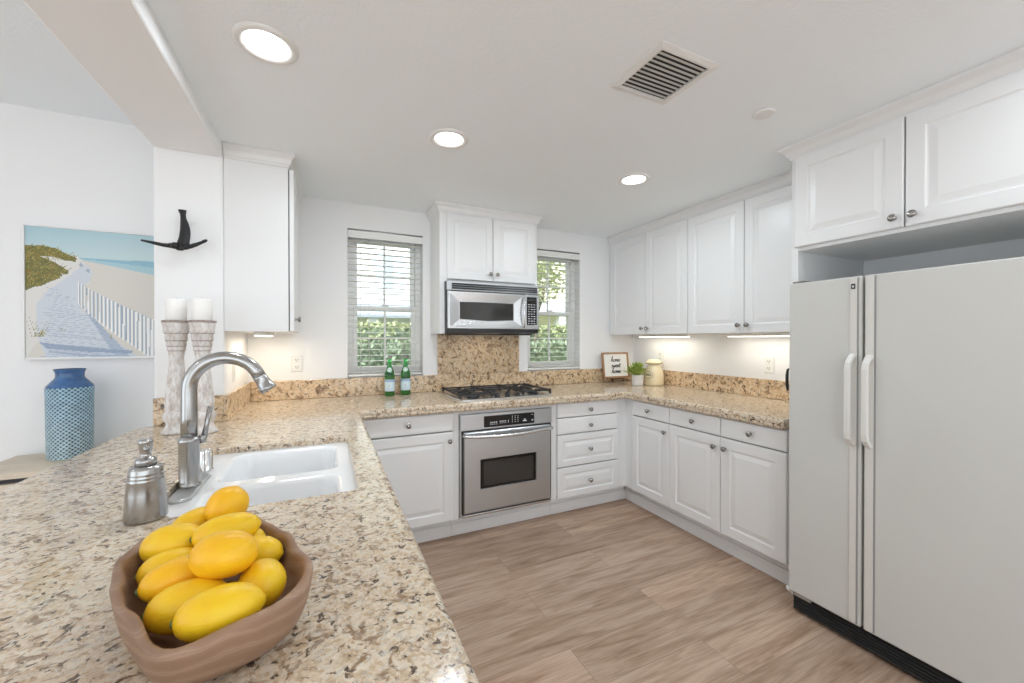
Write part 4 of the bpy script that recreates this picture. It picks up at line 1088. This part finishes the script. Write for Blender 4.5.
# ------------------------------------------------------------------ candle holders
def candlestick(x, y, lab1, lab2):
    h = thing('candlestick', lab1, 'candle holder', (x, y, ZT))
    prof = [(.052, .0006), (.056, .004), (.055, .010), (.046, .022), (.040, .034), (.0385, .046), (.045, .056), (.050, .070), (.049, .084), (.043, .094), (.0385, .100), (.042, .106), (.0425, .135), (.0405, .165), (.036, .21), (.030, .27), (.027, .315), (.0265, .345), (.029, .352), (.0285, .364),
            (.033, .369), (.0325, .384), (.036, .389), (.0355, .408), (.040, .413), (.0395, .440), (.046, .447), (.0465, .470), (.048, .478), (.050, .484), (.050, .490)]
    b = MB(); b.lathe(prof, (x, y, ZT), 32); p = b.build('pillar', 'whitewash', h)
    b = MB(); b.lathe([(.0505, .4905), (.0515, .493), (.0515, .498), (.049, .4995)], (x, y, ZT), 32); b.build('drip_plate', 'washband', h)
    for z, r in ((.3665, .031), (.3865, .0345), (.4105, .0385), (.4435, .043)):
        b = MB(); b.lathe([(r - .002, z - .0028), (r + .0012, z), (r - .002, z + .0028)], (x, y, ZT), 32, cap0=False, cap1=False); b.build('ring_band', 'washband', h)
    b = MB(); b.lathe([(.0365, .5002), (.038, .502), (.038, .590), (.0365, .595), (.030, .594), (.004, .588), (.001, .588)], (x, y, ZT), 32); 
    cd = b.build('pillar_candle', 'candle'); recenter(cd, (x, y, ZT + .5002)); tag(cd, lab2, 'candle')
    w = MB(); w.tube([(x, y, ZT + .589), (x + .001, y, ZT + .599)], .0012, 6); w.build('wick', 'ink', cd)
candlestick(-.607, 2.235, 'whitewashed turned-wood candlestick, left one of the pair behind the faucet', 'white pillar candle on the left whitewashed candlestick')
candlestick(-.502, 2.185, 'whitewashed turned-wood candlestick, right one of the pair behind the faucet', 'white pillar candle on the right whitewashed candlestick')

# ------------------------------------------------------------------ wall sculpture
sc = thing('wall_sculpture', 'black cast swan-diver sculpture with spread arms on the white stub wall', 'sculpture', (-.62, YP, 1.85))
yb_ = 2.385
b = MB()
body = [(-.627, yb_ + .012, 1.951, .0165, .009), (-.626, yb_ + .012, 1.942, .0155, .010), (-.624, yb_ + .011, 1.930, .0115, .011), (-.622, yb_ + .010, 1.912, .0115, .012), (-.617, yb_ + .008, 1.885, .0165, .015), (-.614, yb_ + .006, 1.858, .020, .018), (-.614, yb_ + .003, 1.835, .0215, .019), (-.616, yb_, 1.812, .022, .019), (-.619, yb_ - .004, 1.792, .024, .019), (-.622, yb_ - .008, 1.775, .027, .018), (-.626, yb_ - .012, 1.762, .024, .016), (-.630, yb_ - .014, 1.752, .012, .010)]
b.loft([[(x + rx * math.cos(2 * PI * k / 16), y + ry * math.sin(2 * PI * k / 16), z) for k in range(16)] for (x, y, z, rx, ry) in body], smooth=True)
b.ellipsoid((-.645, yb_ - .026, 1.770), (.017, .018, .016), 14); b.ellipsoid((-.606, yb_ - .020, 1.768), (.014, .014, .013), 12); b.ellipsoid((-.664, yb_ - .014, 1.772), (.015, .012, .011), 12)
b.tube([(-.634, yb_ - .006, 1.770), (-.664, yb_ - .012, 1.770), (-.694, yb_ - .016, 1.771), (-.724, yb_ - .014, 1.777), (-.750, yb_ - .012, 1.782), (-.772, yb_ - .010, 1.786)], [.012, .0105, .0085, .0075, .0055, .0045], 10)
b.tube([(-.612, yb_ - .006, 1.770), (-.590, yb_ - .014, 1.774), (-.566, yb_ - .016, 1.785), (-.546, yb_ - .016, 1.797), (-.534, yb_ - .014, 1.806), (-.524, yb_ - .014, 1.812)], [.0125, .0105, .009, .0068, .008, .0045], 10)
b.tube([(-.624, yb_ + .012, 1.90), (-.624, YP - .0008, 1.90)], .004, 8)
b.build('figure', 'bronze', sc)

# ------------------------------------------------------------------ wooden bowl with lemons
BX, BY, BZ = -.1545, .746, ZT + .0008
RIM = [(-.284, .783), (-.260, .696), (-.204, .593), (-.165, .548), (-.131, .545), (-.090, .553), (-.056, .568), (-.030, .598), (-.020, .640), (-.027, .690), (-.064, .778), (-.107, .865), (-.148, .925), (-.210, .948), (-.260, .917), (-.287, .852)]
_cr = []
for _i in range(len(RIM)):
    p0, p1, p2, p3 = (Vector(RIM[(_i + k) % len(RIM)]) for k in (-1, 0, 1, 2))
    for _k in range(10):
        t = _k / 10; _cr.append(.5 * ((2 * p1) + (p2 - p0) * t + (2 * p0 - 5 * p1 + 4 * p2 - p3) * t * t + (3 * p1 - p0 - 3 * p2 + p3) * t ** 3))
_pol = sorted((math.atan2(y - BY, x - BX), math.hypot(x - BX, y - BY)) for x, y in _cr)
_ta = [a - 2 * PI for a, r in _pol] + [a for a, r in _pol] + [a + 2 * PI for a, r in _pol]; _tr = [r for a, r in _pol] * 3
NB = 96
_rr = np.interp([-PI + 2 * PI * i / NB for i in range(NB)], _ta, _tr)
for _ in range(1): _rr = .25 * np.roll(_rr, 1) + .5 * _rr + .25 * np.roll(_rr, -1)
def bowl_pt(i, k, z, lump=0):
    a = -PI + 2 * PI * i / NB; r = _rr[i] * k * (1 + lump * (.02 * math.sin(7 * a) + .016 * math.sin(11 * a + 1)))
    return (BX + r * math.cos(a), BY + r * math.sin(a), BZ + z)
def rimz(i):
    a = -PI + 2 * PI * i / NB
    return .081 + .004 * math.sin(2 * a + 1.0) + .0025 * math.sin(5 * a) + .002 * math.sin(9 * a)
rings = []
for (k, zf, lm) in ((.45, 0, 0), (.68, 0.0, 0), (.75, .02, 0), (.835, .12, 0), (.90, .28, 0), (.95, .50, .15), (.98, .72, .25), (.995, .90, .3), (1.0, .975, .3), (.993, 1.0, .3), (.97, 1.008, .4), (.935, .995, .7), (.908, .965, .9), (.892, .90, .9), (.872, .76, .7), (.82, .52, .5), (.72, .33, .3), (.58, .22, 0), (.40, .18, 0), (.15, .17, 0)):
    rings.append([bowl_pt(i, k, zf * rimz(i), lm) for i in range(NB)])
b = MB(); b.loft(rings, smooth=True)
tag(recenter(b.build('wooden_bowl', 'bowl'), (BX, BY, BZ)), 'carved oval wooden bowl full of lemons on the granite peninsula', 'bowl')

Fpx = 396.68; yaw = math.radians(25.03); pit = math.radians(-.332)
fwv = Vector((math.sin(yaw) * math.cos(pit), math.cos(yaw) * math.cos(pit), math.sin(pit))); rtv = Vector((math.cos(yaw), -math.sin(yaw), 0)); upv = rtv.cross(fwv)
def lemon(loc, ax, L, D, mat, lab):
    # ax: direction of the long axis (nipple end positive)
    o = Vector(loc); z = Vector(ax).normalized()
    x = z.cross(Vector((0, 0, 1)) if abs(z.z) < .9 else Vector((1, 0, 0))).normalized(); y = z.cross(x)
    R = Matrix((x, y, z)).transposed()
    h = L / 2; r = D / 2; prof = []
    for i in range(21):
        t = -1 + 2 * i / 20
        rr = r * math.sqrt(max(0, 1 - abs(t * .985) ** 2.3))
        if t > .9: rr = max(rr * .66, r * .24 * math.sqrt(max(0, 1 - ((t - .9) / .1) ** 2)) + .0002)
        if t < -.93: rr = max(rr * .8, .0002)
        zz = t * h * .95
        if t > .9: zz = h * (.9 * .95 + (t - .9) / .1 * .14)
        prof.append((max(rr, .0002), zz))
    b = MB(); b.lathe(prof, (0, 0, 0), 24, T=lambda p: tuple(R @ Vector(p) + o)); ob = b.build('lemon', mat)
    recenter(ob, loc); tag(ob, lab, 'lemon', 'lemons in the wooden bowl')
    s_ = MB(); s_.lathe([(.0042, -h * .945), (.0048, -h * .955 - .0008), (.003, -h * .955 - .0022), (.0005, -h * .955 - .0025)], (0, 0, 0), 10, T=lambda p: tuple(R @ Vector(p) + o)); s_.build('stem_end', 'stem', ob)
LEM = [  # position, axis, length, diameter, peel, label
    ((-0.1640, 0.8700, 1.0280), (0.36, 0.30, 0.88), 0.070, 0.065, 'lemon_b', 'round upright lemon on top at the far end of the bowl'),
    ((-0.2150, 0.8860, 0.9960), (0.807, 0.564, 0.174), 0.080, 0.056, 'lemon_a', 'small lemon end-on at the far end, beneath the upright one'),
    ((-0.2265, 0.8160, 0.9975), (0.98, -0.191, 0.052), 0.091, 0.061, 'lemon_a', 'lemon with stem end against the far left side of the bowl'),
    ((-0.2151, 0.765, 0.9819), (0.997, 0.034, 0.07), 0.085, 0.054, 'lemon_a', 'lemon at the left, second row from the far left corner'),
    ((-0.1490, 0.7840, 1.0170), (0.995, -0.001, 0.105), 0.097, 0.052, 'lemon_a', 'long lemon slanting behind the middle top lemon'),
    ((-0.1350, 0.8090, 0.9858), (0.954, -0.292, -0.07), 0.082, 0.050, 'lemon_a', 'lemon half hidden at the right behind the middle top lemon'),
    ((-0.1030, 0.7560, 0.9846), (0.937, -0.342, -0.07), 0.080, 0.050, 'lemon_a', 'lemon with its tip against the right side of the bowl'),
    ((-0.132, 0.6791, 1.0264), (0.966, -0.259, 0.0), 0.087, 0.061, 'lemon_b', 'deep yellow lemon lying on top in the middle of the heap'),
    ((-0.1917, 0.7081, 0.9932), (0.938, 0.341, 0.07), 0.089, 0.052, 'lemon_b', 'deep yellow lemon mostly covered at the left near side'),
    ((-0.0852, 0.6713, 0.9784), (0.257, -0.962, 0.087), 0.078, 0.060, 'lemon_a', 'plump lemon with tip towards the viewer at the right near side'),
    ((-0.1684, 0.6606, 0.9767), (0.998, 0.034, 0.052), 0.095, 0.061, 'lemon_a', 'long lemon with stem end at the near left of the bowl'),
    ((-0.1226, 0.607, 0.9879), (0.999, 0.017, 0.035), 0.099, 0.059, 'lemon_a', 'frontmost long lemon lying across the near end of the bowl'),
]
for a in LEM: lemon(*a)

# ------------------------------------------------------------------ text helper
def text_mesh(s, size, extr=.0003):
    cu = bpy.data.curves.new('txt', 'FONT'); cu.body = s; cu.size = size; cu.extrude = extr; cu.align_x = 'CENTER'; cu.align_y = 'CENTER'; cu.resolution_u = 3
    o = bpy.data.objects.new('txt', cu); COL.objects.link(o)
    bpy.context.view_layer.update()
    me = bpy.data.meshes.new_from_object(o.evaluated_get(bpy.context.evaluated_depsgraph_get()))
    vs = [tuple(v.co) for v in me.vertices]; fs = [tuple(p.vertices) for p in me.polygons]
    bpy.data.objects.remove(o); bpy.data.curves.remove(cu); bpy.data.meshes.remove(me)
    return vs, fs

# ------------------------------------------------------------------ bottles
def bottle(x, y, face, label):
    t = thing('water_bottle', label, 'bottle', (x, y, ZT))
    prof = [(.030, .0008), (.034, .003), (.0355, .010), (.0355, .150), (.034, .165), (.028, .185), (.0205, .205), (.0155, .222), (.0135, .240), (.0132, .262), (.0145, .264), (.0145, .270), (.0125, .272)]
    b = MB(); b.lathe(prof, (x, y, ZT), 32, cap1=True)
    b.build('glass', 'green_glass', t)
    b = MB(); b.lathe([(.0360, .036), (.0362, .037), (.0362, .121), (.0360, .122)], (x, y, ZT), 32, cap0=False, cap1=False); lb = b.build('label', 'label', t)
    b = MB(); b.lathe([(.0364, .104), (.0365, .105), (.0365, .118), (.0364, .119)], (x, y, ZT), 32, cap0=False, cap1=False); b.build('label_band', 'label_band', lb)
    def wrap(vs, R, zc):
        out = []
        for (u, v, w) in vs:
            a = face + u / R; out.append((x + (R + w) * math.cos(a), y + (R + w) * math.sin(a), ZT + zc + v))
        return out
    vs, fs = text_mesh('S.PELLEGRINO', .0095); b = MB(); b.add(wrap(vs, .0369, .111), fs, 'paper')
    star = [(0.006 * (1 if k % 2 == 0 else .4) * math.cos(PI / 2 + k * PI / 5), .006 * (1 if k % 2 == 0 else .4) * math.sin(PI / 2 + k * PI / 5), 0) for k in range(10)]
    b.add(wrap(star, .0366, .075), [tuple(range(10))], 'label_red')
    for k in range(3): b.add(wrap([(-.016, -.0012, 0), (0, -.0012, 0), (.016, -.0012, 0), (.016, .0012, 0), (0, .0012, 0), (-.016, .0012, 0)], .0366, .058 - k * .007), [(0, 1, 4, 5), (1, 2, 3, 4)], 'label_blue')
    b.build('label_print', None, lb)
    zs_ = [(.0290, .1835), (.0262, .191), (.0236, .198), (.0212, .205)]
    b = MB(); fs = []; vs = []
    for i in range(9):
        for j in range(9):
            u = -1 + 2 * i / 8; v = -1 + 2 * j / 8
            uu = u * math.sqrt(1 - v * v / 2); vv = v * math.sqrt(1 - u * u / 2)
            z = .193 + .017 * vv; r = np.interp(z, [.165, .185, .205, .222], [.034, .028, .0205, .0155]) + .0008
            a = face + .70 * uu; vs.append((x + r * math.cos(a), y + r * math.sin(a), ZT + z))
    for i in range(8):
        for j in range(8): fs.append((i * 9 + j, i * 9 + j + 1, (i + 1) * 9 + j + 1, (i + 1) * 9 + j))
    b.add(vs, fs, None, True); b.build('neck_label', 'label_neck', t)
    b = MB(); b.lathe([(.0150, .2735), (.0155, .275), (.0155, .282), (.0145, .290), (.012, .292), (.001, .2925)], (x, y, ZT), 20); b.build('cap', 'cap', t)
bottle(.419, 3.03, math.radians(-98), 'green glass water bottle with pale blue label, left of the pair by the window')
bottle(.537, 3.045, math.radians(-100), 'green glass water bottle with pale blue label, right of the pair next to the cooktop')

# ------------------------------------------------------------------ sign on easel, potted plant, jar (corner)
sx, sy = 2.545, 3.055
tilt = math.radians(-7)
def ST(p):    # sign local: u right, v up, w out -> world
    u, v, w = p
    y = -w; z = v
    return (sx + u, sy + y * math.cos(tilt) - z * math.sin(tilt) , .955 + y * math.sin(tilt) + z * math.cos(tilt))
sg = thing('home_sign', 'small wood-framed sign reading home sweet home on a dark easel', 'sign', (sx, sy, .955))
S2 = .158; HT = .248
b = MB(); fw_ = .017
b.box(-S2, -S2 + fw_, 0, HT, -.008, .012, None, ST); b.box(S2 - fw_, S2, 0, HT, -.008, .012, None, ST); b.box(-S2 + fw_, S2 - fw_, 0, fw_, -.008, .012, None, ST); b.box(-S2 + fw_, S2 - fw_, HT - fw_, HT, -.008, .012, None, ST)
b.build('frame', 'frame_wood', sg, bevel=.002)
b = MB(); b.box(-S2 + fw_, S2 - fw_, fw_, HT - fw_, -.004, .003, None, ST); b.build('panel', 'paper', sg)
GL = {  # brush-script letters on a unit grid, strokes as polylines
    'h': [[(0, 0), (.05, .5), (.12, 1.25), (.22, 1.5), (.26, 1.3), (.12, .8), (.05, 0)], [(.06, .3), (.22, .62), (.36, .62), (.36, .2), (.42, 0), (.55, .08)]],
    'o': [[(.25, .62), (.05, .45), (.05, .12), (.22, 0), (.42, .15), (.42, .48), (.25, .62)], [(.36, .58), (.55, .55)]],
    'm': [[(0, .6), (.05, 0)], [(.05, .35), (.18, .62), (.26, .5), (.26, 0)], [(.26, .35), (.40, .62), (.50, .5), (.50, .1), (.56, 0), (.68, .08)]],
    'e': [[(.04, .28), (.32, .38), (.34, .55), (.18, .64), (.04, .42), (.06, .12), (.22, 0), (.46, .12)]],
    's': [[(.34, .58), (.18, .64), (.08, .48), (.30, .24), (.24, .02), (.02, .06)], [(.28, .1), (.44, .14)]],
    'w': [[(0, .62), (.08, .06), (.20, .04), (.28, .5), (.34, .06), (.46, .04), (.54, .62), (.64, .56)]],
    't': [[(.14, 1.1), (.10, .12), (.20, 0), (.38, .1)], [(-.04, .72), (.36, .80)]],
}
WID = {'h': .56, 'o': .52, 'm': .68, 'e': .42, 's': .42, 'w': .62, 't': .36}
b = MB()
for word, vy_ in (('home', .160), ('sweet', .105), ('home', .050)):
    k = .053; tot = sum(WID[c_] for c_ in word) * k * .92; u = -tot / 2
    for c_ in word:
        for st in GL[c_]:
            pts = [ST((u + (p[0] + .18 * p[1]) * k * .92, vy_ + p[1] * k * .62, .0042)) for p in st]
            # smooth the stroke
            q_ = []
            for i in range(len(pts) - 1):
                p0, p1, p2, p3 = (Vector(pts[max(i - 1, 0)]), Vector(pts[i]), Vector(pts[i + 1]), Vector(pts[min(i + 2, len(pts) - 1)]))
                for t_ in (0, .33, .66): q_.append(.5 * ((2 * p1) + (p2 - p0) * t_ + (2 * p0 - 5 * p1 + 4 * p2 - p3) * t_ ** 2 + (3 * p1 - p0 - 3 * p2 + p3) * t_ ** 3))
            q_.append(Vector(pts[-1]))
            b.tube(q_, .0031, 6)
        u += WID[c_] * k * .92
b.build('lettering', 'ink', sg)
ez = thing('tabletop_easel', 'dark wooden easel holding up the home sweet home sign', 'easel', (sx, sy, ZT))
b = MB()
for u in (-.062, .062):
    b.tube([(sx + u, sy - .024, ZT + .0055), (sx + u, sy - .022, ZT + .034)], .0048, 8)
    b.tube([(sx + u, sy - .026, ZT + .0335), (sx + u, sy + .016, ZT + .0335), (sx + u * .6, sy + .046, ZT + .24)], .0045, 8)
b.tube([(sx - .07, sy - .002, ZT + .033), (sx + .07, sy - .002, ZT + .033)], .005, 8)
b.tube([(sx, sy + .044, ZT + .22), (sx, sy + .060, ZT + .005)], .0045, 8); b.tube([(sx - .038, sy + .044, ZT + .22), (sx + .038, sy + .044, ZT + .22)], .004, 8)
b.build('stand', 'dark_wood', ez)

pp = thing('potted_plant', 'small bushy green plant in a white pot between sign and jar', 'plant', (2.552, 2.775, ZT))
pxx, pyy = 2.552, 2.775
b = MB(); b.lathe([(.046, .0008), (.048, .003), (.053, .092), (.0535, .094), (.051, .0945), (.048, .088), (.046, .080)], (pxx, pyy, ZT), 32, cap1=True); b.build('pot', 'pot', pp)
b = MB(); b.lathe([(.0455, .0806), (.030, .086), (.001, .088)], (pxx, pyy, ZT), 20, cap0=False); b.build('soil', 'soil', pp)
b = MB()
for k in range(330):
    a = rnd.uniform(0, 2 * PI); el = rnd.uniform(.05, 1.4); L = rnd.uniform(.05, .105)
    base = Vector((pxx + rnd.uniform(-.03, .03), pyy + rnd.uniform(-.03, .03), ZT + .088))
    d = Vector((math.cos(a) * math.cos(el), math.sin(a) * math.cos(el), math.sin(el) * .9 + .15)).normalized()
    tip = base + d * L; s_ = d.cross(Vector((0, 0, 1))).normalized() * rnd.uniform(.008, .014)
    if math.hypot(tip.x - 2.702, tip.y - 2.728) < .115 and tip.z < ZT + .2: continue
    l = rnd.uniform(.022, .036); dd_ = (d + Vector((0, 0, rnd.uniform(-.5, .2)))).normalized(); n_ = s_.cross(dd_).normalized() * .003
    q0, q1, q2 = tip - dd_ * l * .3, tip + dd_ * l * .25, tip + dd_ * l
    b.add([q0, q1 + s_ + n_, q2, q1 - s_ + n_, q1], [(0, 1, 4), (1, 2, 4), (2, 3, 4), (3, 0, 4)])
    if k % 4 == 0: b.tube([base, base + d * L * .6, tip], .0011, 5)
b.build('foliage', 'leaf', pp, fix=False)

jx, jy = 2.702, 2.728
jr = thing('ceramic_jar', 'cream ceramic lidded canister with an oval mark, in the corner', 'jar', (jx, jy, ZT))
b = MB(); b.lathe([(.084, .0008), (.088, .004), (.089, .02), (.087, .085), (.080, .120), (.066, .155), (.056, .176), (.052, .186), (.053, .189)], (jx, jy, ZT), 40); b.build('body', 'jar', jr)
b = MB(); b.lathe([(.054, .1895), (.070, .194), (.074, .200), (.074, .207), (.070, .212), (.060, .216), (.056, .228), (.046, .233), (.001, .235)], (jx, jy, ZT), 40); b.build('lid', 'jar', jr)
b = MB(); b.tube([(jx + .062, jy - .02, ZT + .150), (jx + .084, jy - .03, ZT + .172), (jx + .084, jy - .025, ZT + .196), (jx + .068, jy - .02, ZT + .203)], .004, 8); b.build('bail_handle', 'jar', jr)
fa = math.atan2(-jy, -jx) - .62
def jw(u, v, off=.001):
    z = .095 + v; r = np.interp(z, [.02, .085, .12, .155], [.089, .087, .080, .066]) + off
    a = fa + u / .085; return (jx + r * math.cos(a), jy + r * math.sin(a), ZT + z)
b = MB(); b.tube([jw(.045 * math.cos(2 * PI * k / 28), .030 * math.sin(2 * PI * k / 28)) for k in range(28)], .0014, 6, closed=True)
b.tube([jw(-.030 + .060 * k / 24, .006 * math.sin(k * 1.4)) for k in range(25)], .0018, 6)
b.build('oval_mark', 'ink', jr)

# ------------------------------------------------------------------ outside the windows
b = MB(); b.box(-14, 24, YW + .18, 30, -.35, -.2); struct(b.build('ground', 'grass'), 'lawn outside the windows')
b = MB(); b.box(-9, 10, -14, YR - .12, -.3, -.1); struct(b.build('ground', 'concrete'), 'paving behind the camera')
def hedge(x0, x1, y0, y1, z0, z1, n, mat, label, lf=.05, seed=1, split=None):
    r = random.Random(seed)
    h = thing('hedge', label, 'hedge', ((x0 + x1) / 2, (y0 + y1) / 2, z0))
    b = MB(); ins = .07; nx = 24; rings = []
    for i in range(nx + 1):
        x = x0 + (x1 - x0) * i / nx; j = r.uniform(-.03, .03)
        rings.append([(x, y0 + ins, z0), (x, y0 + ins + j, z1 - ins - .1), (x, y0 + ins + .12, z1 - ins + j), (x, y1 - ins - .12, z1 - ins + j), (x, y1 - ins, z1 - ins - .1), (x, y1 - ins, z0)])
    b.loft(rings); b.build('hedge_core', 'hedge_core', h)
    b = MB()
    for k in range(n):
        f_ = r.random(); x = r.uniform(x0, x1)
        if f_ < .62: p = Vector((x, y0 + r.uniform(0, .1), r.uniform(z0, z1)))
        else: p = Vector((x, r.uniform(y0, y1), z1 - r.uniform(-.03, .08)))
        a, e = r.uniform(0, 2 * PI), r.uniform(-.6, 1.2)
        d = Vector((math.cos(a) * math.cos(e), math.sin(a) * math.cos(e), math.sin(e))); s_ = d.cross(Vector((r.random(), r.random(), r.random())))
        if s_.length < .01: continue
        s_ = s_.normalized() * lf * .32; L = lf * r.uniform(.7, 1.3)
        b.add([p, p + d * L * .5 + s_, p + d * L, p + d * L * .5 - s_], [(0, 1, 2, 3)])
    b.build('leaves', mat, h, fix=False)
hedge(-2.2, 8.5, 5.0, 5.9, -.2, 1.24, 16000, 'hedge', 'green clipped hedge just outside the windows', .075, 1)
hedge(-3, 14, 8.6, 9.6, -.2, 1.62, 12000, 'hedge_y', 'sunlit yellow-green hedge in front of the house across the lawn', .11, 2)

hs = thing('house', 'pale two-storey house across the lawn, seen through the blinds', 'house', (4, 13, -.2))
b = MB(); b.box(-6, 4.6, 13, 19, -.2, 7.2); b.build('wall', 'siding', hs)
b = MB(); b.box(4.62, 16, 12.6, 19, -.2, 7.2); b.build('wall', 'siding_y', hs)
b = MB(); b.loft([[(-6.3, 11.2, 2.02), (4.6, 11.2, 2.02), (4.6, 12.98, 2.45), (-6.3, 12.98, 2.45)], [(-6.3, 11.2, 1.92), (4.6, 11.2, 1.92), (4.6, 12.98, 2.35), (-6.3, 12.98, 2.35)]]); b.build('porch_roof', 'roof', hs)
b = MB(); b.box(4.62, 16, 11.3, 12.58, 2.2, 2.55); b.build('canopy', 'trim', hs)
for x in (-3.5, -.2, 1.15, 2.75, 4.4):
    b = MB(); b.box(x - .12, x + .12, 11.35, 11.59, -.2, 1.92); b.build('column', 'trim', hs)
for x in (6.1, 7.2, 9.6):
    b = MB(); b.box(x - .12, x + .12, 11.4, 11.64, -.2, 2.2); b.build('column', 'trim', hs)
for (x, z, w, h, yw) in ((1.78, 2.95, .9, 1.0, 13), (-2.4, 2.95, .9, 1.0, 13), (2.0, .6, 1.1, 1.3, 13), (-.2 + .6, .6, .7, 1.3, 13), (8.2, 4.2, 1.0, 1.3, 12.6), (8.3, .2, 1.3, 1.7, 12.6)):
    b = MB(); b.box(x - w / 2 - .1, x + w / 2 + .1, yw - .06, yw - .001, z - .1, z + h + .1); wn = b.build('window', 'trim', hs)
    b = MB(); b.box(x - w / 2, x + w / 2, yw - .075, yw - .061, z, z + h); b.build('pane', 'hwin', wn)
    if z > 1:
        b = MB(); b.box(x - w * .14, x + w * .14, yw - .09, yw - .076, z, z + h); b.build('shutter', 'shutter', wn)
b = MB(); b.loft([[(-6.4, 12.4, 7.1), (4.6, 12.4, 7.1), (4.6, 16, 8.6), (-6.4, 16, 8.6)], [(-6.4, 12.4, 7.2), (4.6, 12.4, 7.2), (4.6, 16, 8.7), (-6.4, 16, 8.7)]]); b.build('roof', 'roof', hs)

def tree(x, y, h, rad, n, label, seed):
    r = random.Random(seed)
    t = thing('tree', label, 'tree', (x, y, -.2))
    b = MB(); b.tube([(x, y, -.2), (x + .05, y, h * .5), (x, y + .05, h * .8)], [.035, .028, .02], 10)
    for k in range(5):
        a = r.uniform(0, 6.28); b.tube([(x + .03, y, h * .5), (x + math.cos(a) * rad * .4, y + math.sin(a) * rad * .4, h * .72), (x + math.cos(a) * rad * .7, y + math.sin(a) * rad * .7, h * .88)], [.014, .01, .005], 6)
    b.build('trunk', 'bark', t)
    b = MB()
    for k in range(n):
        d = Vector((r.gauss(0, 1), r.gauss(0, 1), r.gauss(0, 1))).normalized() * rad * r.random() ** .4
        p = Vector((x, y, h * .80)) + Vector((d.x, d.y, d.z * .8)); a = Vector((r.gauss(0, 1), r.gauss(0, 1), r.gauss(0, 1))).normalized(); s_ = a.cross(Vector((.3, .5, .8))).normalized() * .03
        b.add([p, p + a * .05 + s_, p + a * .12, p + a * .05 - s_], [(0, 1, 2, 3)])
    b.build('crown', 'hedge_y', t, fix=False)
tree(-.15, 7.2, 3.1, .45, 700, 'thin young tree at the left of the left window view', 5)
tree(3.85, 7.2, 3.3, .75, 900, 'leafy tree seen through the right window', 6)
